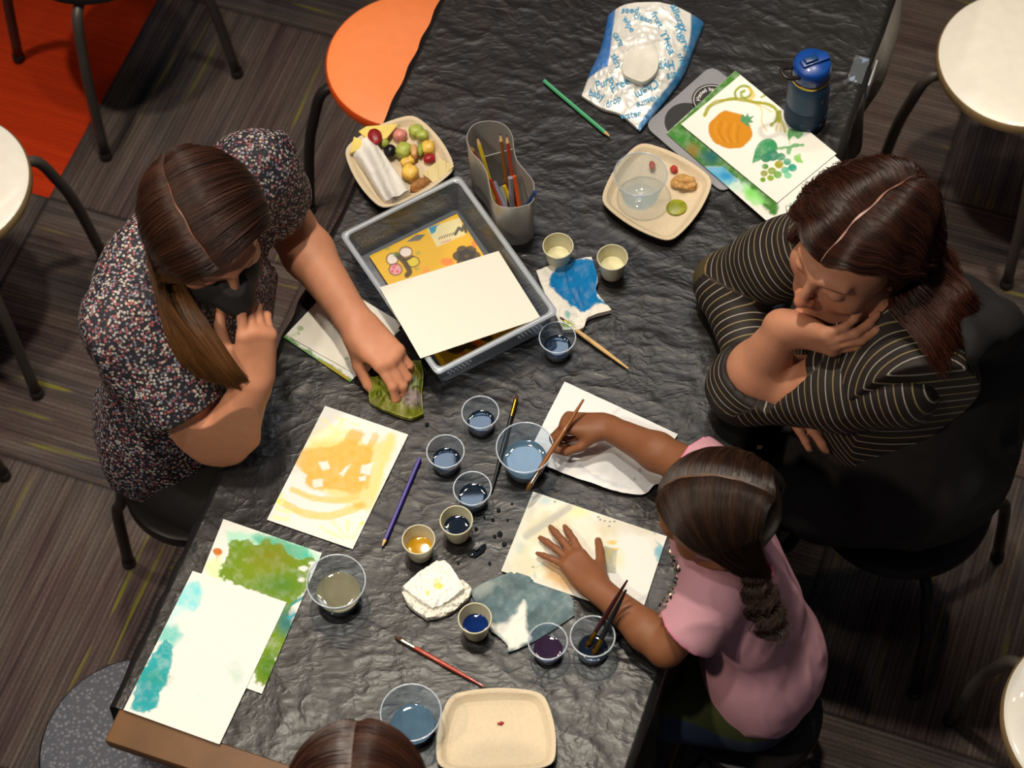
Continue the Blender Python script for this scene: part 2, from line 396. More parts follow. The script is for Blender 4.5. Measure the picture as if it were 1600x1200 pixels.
# ------------------------------------------------------------------ painting on paper (pigment per vertex, in sheet space)
ZB = TZ+.0016
def poly_sd(PX, PY, pts):
    pts = np.array(pts, float); d = np.full(PX.shape, 1e9); ins = np.zeros(PX.shape, bool)
    n = len(pts)
    for i in range(n):
        a = pts[i]; b = pts[(i+1) % n]; e = b-a; wx = PX-a[0]; wy = PY-a[1]
        t = np.clip((wx*e[0]+wy*e[1])/(e@e+1e-9), 0, 1); d = np.minimum(d, np.hypot(wx-e[0]*t, wy-e[1]*t))
        c = ((a[1] > PY) != (b[1] > PY)) & (PX < (b[0]-a[0])*(PY-a[1])/(b[1]-a[1]+1e-12)+a[0]); ins ^= c
    return np.where(ins, -d, d)
def line_sd(PX, PY, pts):
    pts = np.array(pts, float); d = np.full(PX.shape, 1e9)
    for a, b in zip(pts[:-1], pts[1:]):
        e = b-a; wx = PX-a[0]; wy = PY-a[1]; t = np.clip((wx*e[0]+wy*e[1])/(e@e+1e-9), 0, 1); d = np.minimum(d, np.hypot(wx-e[0]*t, wy-e[1]*t))
    return d
class Paint:
    def __init__(s, PX, PY, base):
        s.x, s.y = PX, PY; s.c = np.ones(PX.shape+(3,))*np.array(base)
        s.nz = fbm(PX*.12, PY*.12, 3, 4)-.5; s.nf = fbm(PX*.5, PY*.5, 9, 3)-.5
    def lay(s, sd, col, alpha=.9, soft=1.0, rough=3., tex=.25, edge=0.):
        sd = sd + s.nz*rough*2 + s.nf*rough*.4
        a = np.clip(.5-sd/(2*soft), 0, 1)*alpha*(1+tex*(s.nz*2)+tex*.5*s.nf)
        if edge: a = a*(1+edge*np.exp(-(sd/2.)**2))
        a = np.clip(a, 0, 1)[..., None]; c = np.array(hexc(col) if isinstance(col, str) else col)
        s.c = s.c*(1-a)+c*a; return s
    def poly(s, pts, col, **k):
        if len(pts) >= 7 and not k.pop('hard', False):
            a = [np.array(v, float) for v in pts]; a = a[-2:]+a+a[:2]; pts = catmull(a, (len(a)-1)*5+1)[10:-10][::1]
        return s.lay(poly_sd(s.x, s.y, pts), col, **k)
    def line(s, pts, wd, col, smooth=True, **k):
        if smooth and len(pts) > 2: pts = catmull(pts, len(pts)*5)
        return s.lay(line_sd(s.x, s.y, pts)-wd/2, col, **k)
    def dot(s, x, y, r, col, ry=None, **k):
        ry = ry or r; return s.lay((np.hypot((s.x-x)/r, (s.y-y)/ry)-1)*min(r, ry), col, **k)
def px_grid(cs, zs, n, m):
    """cs: corners TL,TR,BR,BL in px; returns world points and the px of each vertex"""
    u = np.linspace(0, 1, n); v = np.linspace(0, 1, m); Ug, Vg = np.meshgrid(u, v)
    W = [np.array(P(c[0], c[1], z)) for c, z in zip(cs, zs)]
    X = W[0]*((1-Ug)*(1-Vg))[..., None]+W[1]*(Ug*(1-Vg))[..., None]+W[2]*(Ug*Vg)[..., None]+W[3]*((1-Ug)*Vg)[..., None]
    return X, Ug, Vg
def to_px(X):
    X = np.asarray(X); d = X-np.array([0, 0, CAMZ]); z = d@np.array(FW)
    return 800+FPX*(d@np.array(IR))/z, 600+FPX*(d@np.array(ID))/z
def sheet(name, label, cat, cs, z=None, base=(.80, .80, .765), paint=None, zs=None, lift=None, group=None, res=1.0, thick=.0006, m='paper'):
    z = ZB if z is None else z; zs = zs or [z]*4
    n = int(max(math.dist(cs[0], cs[1]), math.dist(cs[3], cs[2]))*res)+2; mm = int(max(math.dist(cs[0], cs[3]), math.dist(cs[1], cs[2]))*res*1.1)+2
    X, Ug, Vg = px_grid(cs, zs, n, mm)
    PX, PY = to_px(X)
    if lift is not None: X[..., 2] += lift(Ug, Vg)
    p = Paint(PX, PY, base)
    if paint: paint(p)
    c = np.clip(p.c, 0, 1).reshape(-1, 3)
    V = X.reshape(-1, 3); F = grid_faces(mm, n).tolist(); k = len(V)
    # edge and underside: a ring dropped by the thickness
    idx = np.arange(n*mm).reshape(mm, n); ring = list(idx[0, :])+list(idx[1:, -1])+list(idx[-1, -2::-1])+list(idx[-2:0:-1, 0])
    Vb = V[ring].copy(); Vb[:, 2] -= thick; L = len(ring)
    F = [tuple(f) for f in F]+[(ring[i], k+i, k+(i+1) % L, ring[(i+1) % L]) for i in range(L)]
    cb = np.tile(np.array(base), (L, 1)) if paint is None else np.tile(np.array(base), (L, 1))
    # orientation: make faces point up
    F = [tuple(reversed(f)) for f in F]
    o = obj(name, np.vstack([V, Vb]), F, M[m], col=np.vstack([c, cb]), sharp=40)
    return meta(o, label, cat, group)
curl = lambda amp, k=1.0: (lambda u, v: amp*((2*u-1)**2*.5+(2*v-1)**2*.5*k)*(.6+.4*u))

# ---- orange abstract painting
def paint_orange(p):
    Y = '#f8d277'; O = '#f3b14e'; L = '#f7f09a'
    p.dot(520, 690, 38, '#f6ee9e', ry=26, alpha=.5, soft=7, rough=8)
    for a, b in (((505, 655), (540, 690)), ((535, 655), (510, 700)), ((520, 650), (560, 665)), ((545, 672), (500, 690))): p.line([a, b], 3, '#f6f0a0', alpha=.7, soft=1.5)
    p.poly([(487, 690), (540, 685), (590, 690), (612, 678), (620, 690), (600, 740), (585, 790), (560, 795), (500, 765), (468, 735), (478, 705)], Y, alpha=.75, soft=5, rough=5)
    p.poly([(468, 705), (500, 700), (535, 692), (548, 672), (568, 678), (560, 695), (580, 700), (575, 745), (560, 770), (520, 765), (480, 762), (474, 735), (462, 722)], O, alpha=.85, soft=3, rough=5, edge=.25)
    p.line([(610, 682), (600, 720), (582, 770)], 9, '#f8d98a', alpha=.7, soft=2); p.line([(587, 682), (578, 700), (572, 760)], 11, O, alpha=.6, soft=2)
    for q in ([(498, 722), (512, 720), (516, 732), (503, 735)], [(565, 727), (583, 722), (578, 742), (563, 740)], [(488, 750), (503, 749), (505, 760), (490, 762)], [(530, 740), (540, 730), (548, 726), (536, 744)], [(560, 745), (572, 742), (572, 752), (562, 752)], [(466, 735), (480, 742), (476, 756), (462, 750)], [(568, 683), (580, 682), (574, 694), (566, 692)]):
        p.poly(q, (.80, .80, .75), alpha=.95, soft=1.2, rough=2)
    p.line([(457, 765), (490, 778), (530, 782), (558, 776)], 9, '#f6c976', alpha=.85, soft=1.5, rough=2)
    p.line([(442, 785), (475, 802), (515, 806), (552, 795), (566, 788)], 12, '#f8cf80', alpha=.9, soft=1.5, rough=2)
    p.dot(560, 790, 9, O, ry=5, alpha=.7, soft=2)
    for x0, y0, x1, y1 in ((500, 823, 535, 842), (520, 815, 540, 838), (543, 812, 544, 838), (563, 820, 552, 840), (432, 795, 455, 800), (435, 790, 445, 780), (425, 808, 450, 812)): p.line([(x0, y0), (x1, y1)], 4, '#f4f2a4', alpha=.75, soft=1.5)
    p.line([(440, 772), (434, 784)], 4, '#e2ea55', alpha=.9); p.dot(566, 817, 2.5, '#e6ee60')
    p.dot(460, 735, 8, '#cfd4cc', ry=7, alpha=.5, soft=4)
sheet('watercolour_painting', 'watercolour sheet with loose orange and yellow strokes in front of the masked woman', 'painting', [(508, 634), (638, 679), (551, 858), (417, 812)], paint=paint_orange, group=None)
# ---- green painting, lower
def paint_green(p):
    G = '#6f8f1c'
    p.poly([(352, 830), (400, 835), (440, 842), (498, 864), (494, 874), (440, 880), (360, 860)], '#a8e3c8', alpha=.8, soft=4, rough=6)
    p.poly([(395, 838), (430, 840), (470, 852), (490, 868), (470, 876), (430, 862), (400, 850)], '#3fb79a', alpha=.8, soft=3, rough=6)
    p.poly([(315, 880), (345, 870), (352, 905), (330, 905)], '#d5f0a8', alpha=.8, soft=5, rough=5)
    p.poly([(362, 845), (385, 845), (400, 850), (420, 845), (445, 858), (462, 872), (490, 872), (480, 895), (482, 915), (465, 935), (450, 960), (455, 975), (462, 1000), (440, 1030), (430, 1062), (405, 1068), (400, 1030), (430, 960), (440, 940), (350, 905), (350, 880)], G, alpha=.95, soft=1.5, rough=7, tex=.3, edge=.15)
    p.dot(425, 868, 30, '#8a7a10', ry=18, alpha=.6, soft=16, rough=10); p.dot(400, 890, 26, '#86941c', ry=14, alpha=.5, soft=12)
    p.dot(440, 915, 28, '#3e7a30', ry=14, alpha=.6, soft=12, rough=10)
    p.dot(448, 972, 16, '#1f6f78', ry=20, alpha=.8, soft=9, rough=6); p.dot(425, 1045, 20, '#3f7413', ry=22, alpha=.7, soft=9)
    for q in ((474, 888, 7), (487, 880, 4), (471, 906, 5), (466, 978, 5), (470, 955, 5), (455, 1005, 5), (435, 1030, 5)): p.dot(q[0], q[1], q[2], (.80, .80, .765), ry=q[2]*.6, alpha=.95, soft=1.2, rough=2)
    p.line([(455, 945), (480, 930)], 5, '#2c8f8c', alpha=.9); p.line([(452, 965), (478, 952)], 5, '#2f9fb4', alpha=.9)
    p.dot(340, 862, 7.5, '#c8701a', ry=5.5, alpha=1, soft=.8, rough=1.5); p.line([(340, 866), (338, 876)], 1.5, '#e8955a', alpha=.6)
sheet('watercolour_painting', 'watercolour sheet flooded with olive green and teal, an orange dot near its corner', 'painting', [(349, 811), (503, 864), (409, 1084), (262, 1030)], paint=paint_green)
def paint_teal(p):
    p.poly([(310, 908), (316, 925), (312, 945), (303, 955), (290, 948), (272, 945), (282, 925), (300, 908)], '#7fdbe2', alpha=.8, soft=3, rough=5, tex=.5)
    p.poly([(296, 950), (275, 965), (255, 985), (258, 970), (272, 948)], '#a9e9ec', alpha=.6, soft=6, rough=6)
    p.poly([(253, 980), (275, 978), (285, 992), (270, 1010), (245, 1000)], '#45c4bb', alpha=.75, soft=5, rough=6)
    p.poly([(258, 1000), (268, 1010), (268, 1030), (262, 1062), (250, 1082), (244, 1105), (222, 1112), (206, 1106), (212, 1080), (218, 1050), (228, 1040), (240, 1020)], '#2ba3a8', alpha=.95, soft=1.8, rough=5, tex=.4, edge=.2)
    p.dot(240, 1060, 20, '#2a9488', ry=12, alpha=.6, soft=9); p.dot(228, 1085, 15, '#1c8fa0', ry=18, alpha=.5, soft=8)
    p.poly([(352, 1040), (370, 1030), (382, 1050), (380, 1068), (365, 1070)], '#c9dcd4', alpha=.75, soft=4, rough=5, tex=.8); p.line([(355, 1052), (380, 1058)], 2, '#b9a9a4', alpha=.4)
    p.line([(306, 1082), (318, 1092)], 6, '#bfe6e0', alpha=.6, soft=3)
sheet('watercolour_painting', 'mostly white sheet with turquoise wash down its left edge, overlapping the green painting', 'painting', [(301, 892), (448, 941), (343, 1163), (193, 1109)], z=ZB+.0018, paint=paint_teal)
# ---- sheet under the girl's hand
def paint_pale(p):
    p.poly([(840, 778), (905, 795), (890, 830), (862, 860), (850, 905), (800, 885), (815, 845)], '#f1ecd6', alpha=.7, soft=8, rough=8)
    p.line([(822, 835), (860, 812), (885, 795)], 12, '#d4d3c6', alpha=.7, soft=3, rough=2)
    p.dot(852, 783, 9, '#b9dbe2', ry=6, alpha=.7, soft=4); p.dot(812, 855, 7, '#c1dbdc', ry=10, alpha=.6, soft=4)
    p.dot(905, 800, 16, '#f0e9a6', ry=9, alpha=.7, soft=6); p.dot(920, 840, 40, '#f0e3c4', ry=30, alpha=.5, soft=14)
    p.poly([(850, 870), (890, 880), (910, 925), (880, 925), (850, 905)], '#e4c391', alpha=.8, soft=8, rough=6)
    p.line([(850, 882), (880, 895), (900, 915)], 6, '#8f9a94', alpha=.5, soft=4)  # tan patch and grey streak: the hand's cast shadow put into the colour
    p.poly([(944, 853), (965, 858), (962, 896), (940, 895)], '#a9ab9a', alpha=.95, soft=.8, rough=.8, tex=.4); p.poly([(946, 856), (958, 860), (944, 890)], '#bcae62', alpha=.6, soft=3)
    p.dot(957, 847, 6, '#eebc44', ry=3, alpha=.9, soft=2); p.dot(960, 858, 4, '#e9b23c', ry=2, alpha=.8); p.dot(968, 875, 8, '#e6ddb0', ry=14, alpha=.6, soft=5)
    p.line([(1023, 832), (1025, 845), (1036, 856)], 1.6, '#8fb4bc', alpha=.8); p.dot(1030, 862, 7, '#a5cdd6', ry=8, alpha=.8, soft=3); p.line([(1036, 858), (1028, 875)], 4, '#9ec6cc', alpha=.8)
    p.line([(1010, 930), (990, 945)], 4, '#b5c0c4', alpha=.5, soft=3)
    p.line([(838, 912), (836, 890), (850, 880)], 2, '#a8c8d0', alpha=.7)
    st = np.clip(fbm(p.x*.022, p.y*.022, 91, 4)-.42, 0, 1)*2.2; p.c *= 1-np.clip(st, 0, .5)[..., None]*np.array([.30, .34, .55])
    p.line([(822, 838), (862, 812), (890, 793)], 10, '#b9bab0', alpha=.75, soft=2, rough=2); p.dot(1030, 862, 7, '#7fb4c4', ry=9, alpha=.9, soft=2.5); p.poly([(852, 872), (885, 884), (905, 920), (880, 918), (856, 900)], '#c99c62', alpha=.6, soft=6, rough=5)  # stains again, stronger; last patch also deepens the painted hand shadow
    for x, y in ((935, 808), (938, 812), (945, 814), (953, 815), (960, 815), (867, 784), (833, 886), (824, 903), (952, 822)): p.dot(x, y, 1.6, '#5a6660', ry=1.2, alpha=.9, soft=.7, rough=.5)
sheet('watercolour_painting', 'pale stained watercolour sheet under the spread hand of the girl', 'painting', [(833, 768), (1042, 838), (1000, 966), (783, 892)], z=ZB+.0022, paint=paint_pale)
# ---- top right pair
def paint_blue(p):
    p.poly([(1041, 208), (1100, 262), (1150, 300), (1190, 330), (1215, 318), (1157, 117), (1149, 108)], '#3f7a2c', alpha=.95, soft=2, rough=4, tex=.3)
    p.dot(1082, 236, 9, '#8f6a1c', ry=10, alpha=.8, soft=6); p.dot(1110, 245, 14, '#1d5f6a', ry=12, alpha=.8, soft=7); p.dot(1060, 215, 14, '#3c8c3a', ry=12, alpha=.5, soft=6)
    p.poly([(1100, 262), (1125, 262), (1165, 290), (1200, 330), (1208, 355), (1150, 310)], (.80, .80, .77), alpha=.95, soft=3, rough=4)
    p.poly([(1103, 262), (1130, 262), (1152, 282), (1140, 292), (1118, 282)], '#2aa3d6', alpha=.9, soft=3, rough=5); p.dot(1135, 275, 10, '#1482c0', ry=5, alpha=.7, soft=3)
    p.dot(1150, 292, 16, '#a6dcc8', ry=9, alpha=.6, soft=6)
    p.poly([(1160, 288), (1180, 298), (1198, 318), (1180, 322), (1165, 312)], '#8fe07c', alpha=.85, soft=3, rough=5, tex=.6); p.dot(1172, 302, 6, '#6fce50', alpha=.6, soft=3)
    p.poly([(1236, 312), (1262, 300), (1250, 325), (1228, 345)], '#cdeee2', alpha=.7, soft=6, rough=5); p.line([(1226, 335), (1223, 345), (1228, 352)], 1.5, '#6a8a80', alpha=.7)
sheet('watercolour_painting', 'watercolour sheet with green, blue and white bands lying beneath the fruit painting', 'painting', [(1149, 110), (1316, 255), (1208, 355), (1041, 208)], z=TZ+.0075, paint=paint_blue, lift=lambda u, v: .002*u)
def paint_fruit(p):
    Y = '#9a9a28'
    p.line([(1101, 180), (1110, 165), (1130, 157), (1155, 155), (1180, 160), (1200, 163), (1213, 172), (1218, 190)], 5.5, Y, alpha=.95, soft=.8, rough=1.5)
    p.line([(1150, 155), (1149, 143), (1158, 135), (1170, 136), (1174, 145), (1168, 152), (1160, 152), (1158, 145), (1163, 142)], 4, '#8c9a30', alpha=.95, soft=.8, rough=1)
    p.line([(1172, 138), (1177, 148), (1172, 156)], 4, '#d6b42a', alpha=.8, soft=1); p.line([(1190, 152), (1195, 148)], 4, '#8aa040')
    p.line([(1218, 175), (1214, 187), (1205, 195)], 5, '#8a9a2a', alpha=.95, soft=.8); p.line([(1218, 180), (1224, 195), (1227, 205)], 3, '#a8a840', alpha=.9, soft=.7)
    for q in ([(1185, 163), (1191, 175), (1190, 190), (1198, 205)], [(1180, 163), (1195, 168), (1206, 175)], [(1216, 190), (1212, 205)], [(1220, 192), (1220, 205)]): p.line(q, 1.8, '#dcb84a', alpha=.9, soft=.7, rough=.6)
    p.poly([(1118, 182), (1132, 173), (1150, 176), (1163, 182), (1173, 198), (1175, 213), (1165, 226), (1150, 232), (1130, 230), (1114, 220), (1107, 205), (1109, 192)], '#c9861c', alpha=1, soft=.8, rough=1.5, tex=.0)
    for k in range(6): p.line([(1120+k*7, 190+k), (1117+k*7, 205+k*1.5), (1128+k*5, 222)], 2, '#a86c14' if k % 2 else '#dda03c', alpha=.5, soft=1.2, rough=1)
    p.poly([(1157, 185), (1160, 178), (1165, 182), (1168, 176), (1171, 183), (1178, 181), (1173, 187), (1177, 191), (1170, 192), (1170, 200), (1163, 193), (1157, 190)], '#4f8f62', hard=True, alpha=1, soft=.7, rough=.8)
    p.poly([(1176, 255), (1180, 235), (1190, 220), (1205, 217), (1214, 225), (1213, 236), (1200, 243), (1188, 250)], '#2f8f5c', alpha=.95, soft=.8, rough=1, tex=.3)
    p.line([(1213, 232), (1231, 230)], 2.5, '#4a9a5a'); p.line([(1232, 238), (1235, 230), (1245, 227), (1255, 226)], 5, '#46a05c', alpha=.9, soft=.8); p.line([(1232, 205), (1234, 225)], 1.4, '#7aa860')
    p.poly([(1231, 207), (1236, 201), (1247, 204), (1255, 208), (1252, 213), (1246, 217), (1240, 212), (1232, 218)], '#4aa656', alpha=.95, soft=.7, rough=1.5)
    p.poly([(1240, 243), (1250, 240), (1252, 248), (1256, 255), (1246, 255), (1240, 250)], '#7fc05a', alpha=.85, soft=.8, rough=1.5)
    gr = [(1197, 247, 8, '#3d8264'), (1207, 243, 10, '#2f7f66'), (1220, 245, 7, '#3f8a6a'), (1230, 253, 6, '#3f9a7c'), (1238, 262, 7, '#2f9a84'), (1217, 257, 7, '#9a9a2a'), (1196, 260, 5, '#4f8f3a'), (1206, 267, 6.5, '#7f9a2e'), (1194, 271, 5.5, '#8a9433'), (1215, 273, 6.5, '#63a23f'), (1227, 266, 6.5, '#63b795'), (1231, 274, 6, '#7cc8a4'), (1204, 278, 5.5, '#87a63c'), (1192, 281, 4.5, '#6f9a34')]
    for x, y, r, c in gr: p.dot(x, y, r, c, ry=r*.86, alpha=.95, soft=.6, rough=.8)
sheet('watercolour_painting', 'watercolour of an orange pumpkin, curling vine and green grapes on white paper', 'painting', [(1157, 117), (1307, 240), (1214, 317), (1064, 194)], z=TZ+.012, paint=paint_fruit, res=1.4)
# ---- stack under the forearm
def paint_edge(p):
    p.line([(443, 527), (470, 548), (547, 597)], 13, '#4f8a34', alpha=.9, soft=2, rough=5); p.poly([(480, 555), (520, 572), (548, 590), (540, 598), (500, 575)], '#a89420', alpha=.9, soft=2, rough=3)
sheet('watercolour_painting', 'sheet with a green and mustard painted edge, lowest of the pile under the forearm', 'painting', [(520, 445), (625, 515), (547, 597), (443, 527)], paint=paint_edge)
def paint_edge2(p):
    for x, y, r in ((470, 513, 5), (548, 566, 2), (541, 561, 1.5), (466, 521, 2)): p.dot(x, y, r, '#7aa05a', ry=r*.7, alpha=.7)
    p.line([(452, 528), (462, 520)], 4, '#c9d2b4', alpha=.7, soft=2); p.poly([(500, 545), (540, 575), (560, 588), (545, 588), (510, 565)], '#efe6cc', alpha=.5, soft=4)
sheet('drawing_sheet', 'nearly blank cream sheet, topmost of the pile under the forearm', 'paper', [(520, 440), (628, 505), (568, 592), (452, 526)], z=ZB+.0022, base=(.84, .81, .72), paint=paint_edge2, zs=[ZB+.002]*4)

# ---- wet grey painting with torn lower edge, paper towel, napkins : patches between four boundary lines
def coons(top, right, bottom, left, n, m):
    T = catmull(top, n) if len(top) > 2 else np.linspace(top[0], top[1], n); B = catmull(bottom, n) if len(bottom) > 2 else np.linspace(bottom[0], bottom[1], n)
    L = catmull(left, m) if len(left) > 2 else np.linspace(left[0], left[1], m); R = catmull(right, m) if len(right) > 2 else np.linspace(right[0], right[1], m)
    u = np.linspace(0, 1, n)[None, :, None]; v = np.linspace(0, 1, m)[:, None, None]
    T = np.array(T)[None]; B = np.array(B)[None]; L = np.array(L)[:, None]; R = np.array(R)[:, None]
    return (1-v)*T+v*B+(1-u)*L+u*R-((1-u)*(1-v)*T[:, :1]+u*(1-v)*T[:, -1:]+(1-u)*v*B[:, :1]+u*v*B[:, -1:]), u[..., 0]+0*v[..., 0], v[..., 0]+0*u[..., 0]
def px_to_world(Q, z):
    """Q (...,2) px -> world on plane z (array ok)"""
    x = (Q[..., 0]-800)/FPX; y = (Q[..., 1]-600)/FPX
    d = np.array(IR)*x[..., None]+np.array(ID)*y[..., None]+np.array(FW)
    t = (z-CAMZ)/d[..., 2]; return np.stack([d[..., 0]*t, d[..., 1]*t, np.zeros_like(t)+z], -1)
def patch(name, label, cat, top, right, bottom, left, hfun, base, paint=None, m='paper', parent=None, thick=.0008, res=1.0, group=None, z=None, closed=True):
    n = int(max(np.sum(np.linalg.norm(np.diff(np.array(top, float), axis=0), axis=1)), np.sum(np.linalg.norm(np.diff(np.array(bottom, float), axis=0), axis=1)))*res)+3
    mm = int(max(np.sum(np.linalg.norm(np.diff(np.array(left, float), axis=0), axis=1)), np.sum(np.linalg.norm(np.diff(np.array(right, float), axis=0), axis=1)))*res)+3
    Q, Ug, Vg = coons(top, right, bottom, left, n, mm)
    z0 = ZB if z is None else z
    X = px_to_world(Q, z0); p = Paint(Q[..., 0], Q[..., 1], base)
    if paint: paint(p)
    X[..., 2] += hfun(Ug, Vg, Q[..., 0], Q[..., 1])
    V = X.reshape(-1, 3); k = len(V); F = [tuple(reversed(f)) for f in grid_faces(mm, n).tolist()]
    idx = np.arange(n*mm).reshape(mm, n); ring = list(idx[0, :])+list(idx[1:, -1])+list(idx[-1, -2::-1])+list(idx[-2:0:-1, 0]); L = len(ring)
    Vb = V[ring].copy()
    Vb[:, 2] = z0-.0003 if closed else Vb[:, 2]-thick
    F += [tuple(reversed((ring[i], k+i, k+(i+1) % L, ring[(i+1) % L]))) for i in range(L)]
    c = np.clip(p.c, 0, 1).reshape(-1, 3)
    o = obj(name, np.vstack([V, Vb]), F, M[m], parent=parent, col=np.vstack([c, c[ring]]), sharp=55, world=parent is not None)
    if label: meta(o, label, cat, group)
    return o
def crumple(amp, fr=.05, seed=1, sharp=1.):
    def h(u, v, x, y):
        wx = fbm(x*fr*.6, y*fr*.6, seed+9, 3)*2.2; wy = fbm(x*fr*.6+9, y*fr*.6+3, seed+4, 3)*2.2
        r = 1-np.abs(2*vnoise(x*fr+wx, y*fr+wy, seed)-1); r2 = 1-np.abs(2*vnoise(x*fr*2.3+wy, y*fr*2.3-wx, seed+1)-1)
        return amp*(.5*r+.3*r2**2+.35*fbm(x*fr*.5, y*fr*.5, seed+2, 2))
    return h
M['soft_paper'] = mat('tissue_paper', (1, 1, 1), .85, spec=.15, attr=True, bump=.15, bscale=500)
def paint_wet(p):
    p.lay(poly_sd(p.x, p.y, [(720, 880), (960, 880), (960, 1040), (720, 1040)]), '#5e747a', alpha=.95, soft=2, rough=1, tex=.25)
    st = fbm((p.x*.6+p.y)*.05, (p.y*.6-p.x)*.012+p.x*.0, 5, 4)-.5
    p.c *= (1+1.1*st)[..., None]
    p.poly([(818, 938), (822, 955), (824, 985), (830, 1000), (798, 1015), (790, 1003), (770, 985), (762, 978), (790, 975), (805, 960)], '#eceae2', alpha=1, soft=3.5, rough=4)
    p.poly([(735, 925), (760, 905), (780, 912), (750, 935)], '#a5aaa4', alpha=.6, soft=6)
def wet_h(u, v, x, y): return .0012+.0022*(1-np.abs(2*fbm((x*.6+y)*.03, (y*.6-x)*.03, 4, 3)-1))**3
patch('wet_painting', 'wet blue-grey painted sheet with a white starlike patch, torn at its bottom', 'painting', [(735, 925), (760, 910), (802, 893)], [(802, 893), (885, 925), (898, 962)], [(768, 988), (782, 998), (793, 1010), (798, 1019), (840, 1000), (898, 962)], [(735, 925), (748, 955), (768, 988)], wet_h, (.5, .55, .56), paint_wet, closed=False)
def paint_towel(p):
    p.poly([(950, 700), (1040, 715), (1035, 765), (1000, 775), (930, 745)], '#c9cdd2', alpha=.55, soft=8, rough=6); p.line([(905, 730), (940, 752), (985, 765)], 4, '#9fb0bd', alpha=.5, soft=3)
    for x, y in ((894, 702), (992, 750), (1000, 736), (868, 702)): p.dot(x, y, 2.5, '#9aa0a0', alpha=.7)
def towel_h(u, v, x, y): return .001+.010*np.clip(v-.55, 0, 1)*(fbm(x*.035, y*.05, 6, 3))*2+.0015*(1-np.abs(2*fbm(x*.02+y*.02, y*.03, 8, 3)-1))**2
patch('paper_towel', 'large white paper towel beneath the painting hand of the girl', 'paper towel', [(882, 597), (1059, 679)], [(1059, 679), (1040, 715), (1050, 765)], [(822, 720), (890, 745), (955, 768), (1003, 775), (1025, 760), (1050, 765)], [(882, 597), (850, 660), (822, 720)], towel_h, (.86, .86, .86), paint_towel, m='soft_paper', closed=False)
def paint_bluenap(p):
    p.poly([(865, 430), (882, 412), (905, 410), (930, 412), (935, 430), (932, 455), (938, 470), (948, 480), (930, 480), (915, 492), (895, 485), (878, 470), (860, 450), (860, 436)], '#0f75b4', alpha=.98, soft=1.5, rough=4, tex=.12)
    p.line([(885, 430), (890, 455), (905, 485)], 2, '#0a4c84', alpha=.6); p.line([(905, 435), (905, 460), (912, 482)], 2, '#0a4c84', alpha=.6); p.line([(895, 420), (898, 445), (908, 470)], 1.5, '#0a5590', alpha=.6)
    p.dot(887, 496, 4, '#7fbcb4', ry=6, alpha=.9, soft=1.5); p.dot(885, 512, 10, '#7a9a3a', ry=6, alpha=.85, soft=3, rough=4)
patch('napkin', 'folded white napkin soaked with bright blue paint by the tray corner', 'napkin', [(838, 428), (865, 418), (890, 412), (924, 405)], [(924, 405), (934, 440), (932, 460), (955, 489)], [(880, 520), (910, 517), (920, 500), (955, 489)], [(838, 428), (855, 470), (880, 520)], lambda u, v, x, y: .007+crumple(.006, .07, 3)(u, v, x, y)*.8, (.84, .81, .74), paint_bluenap, m='soft_paper', res=1.3)
nb = thing('napkin', 'crumpled white folded napkin with a small yellow stain, beside the paper cup of blue', 'napkin', P(682, 930, ZB))
def paint_ynap(p):
    p.dot(688, 922, 7, '#e3dc3c', ry=4, alpha=.9, soft=1.5, rough=4); p.dot(683, 914, 4, '#ece68a', alpha=.7, soft=2); p.dot(669, 932, 2.5, '#e2e64e', alpha=.8)
patch('lower_fold', None, None, [(628, 928), (660, 905), (700, 898)], [(700, 898), (735, 920), (733, 938)], [(668, 970), (700, 962), (733, 938)], [(628, 928), (640, 950), (668, 970)], lambda u, v, x, y: .003+crumple(.012, .11, 13)(u, v, x, y), (.80, .78, .70), None, 'soft_paper', nb, res=1.2)
patch('upper_fold', None, None, [(630, 922), (655, 900), (683, 882)], [(683, 882), (702, 886), (726, 925)], [(677, 955), (700, 945), (726, 925)], [(630, 922), (655, 942), (677, 955)], lambda u, v, x, y: .009+crumple(.008, .075, 23)(u, v, x, y), (.87, .86, .80), paint_ynap, 'soft_paper', nb, res=1.3, z=ZB+.006)
# dyed napkin under the masked woman's fingertips
def paint_dyed(p):
    p.lay(poly_sd(p.x, p.y, [(560, 560), (680, 560), (680, 670), (560, 670)]), '#6f7420', alpha=.9, soft=2, tex=.8)
    p.dot(645, 630, 16, '#8a7a84', ry=14, alpha=.8, soft=6, rough=5); p.dot(600, 615, 14, '#8f9430', ry=10, alpha=.6, soft=6); p.dot(640, 605, 16, '#7d8a72', ry=10, alpha=.7, soft=5); p.dot(648, 590, 12, '#6a5f14', ry=8, alpha=.6, soft=4); p.dot(592, 625, 9, '#5a6a14', ry=8, alpha=.7, soft=4)
patch('napkin', 'crumpled napkin dyed olive and mauve, pinched under the reaching fingers of the masked woman', 'napkin', [(571, 599), (600, 590), (630, 570), (658, 567)], [(658, 567), (662, 590), (660, 620), (662, 650)], [(578, 632), (605, 645), (640, 657), (662, 650)], [(571, 599), (576, 612), (578, 632)], lambda u, v, x, y: .006+crumple(.022, .055, 41)(u, v, x, y)*np.clip(np.minimum(np.minimum(u, 1-u), np.minimum(v, 1-v))*8, .15, 1), (.5, .48, .22), paint_dyed, m='soft_paper', res=1.4)

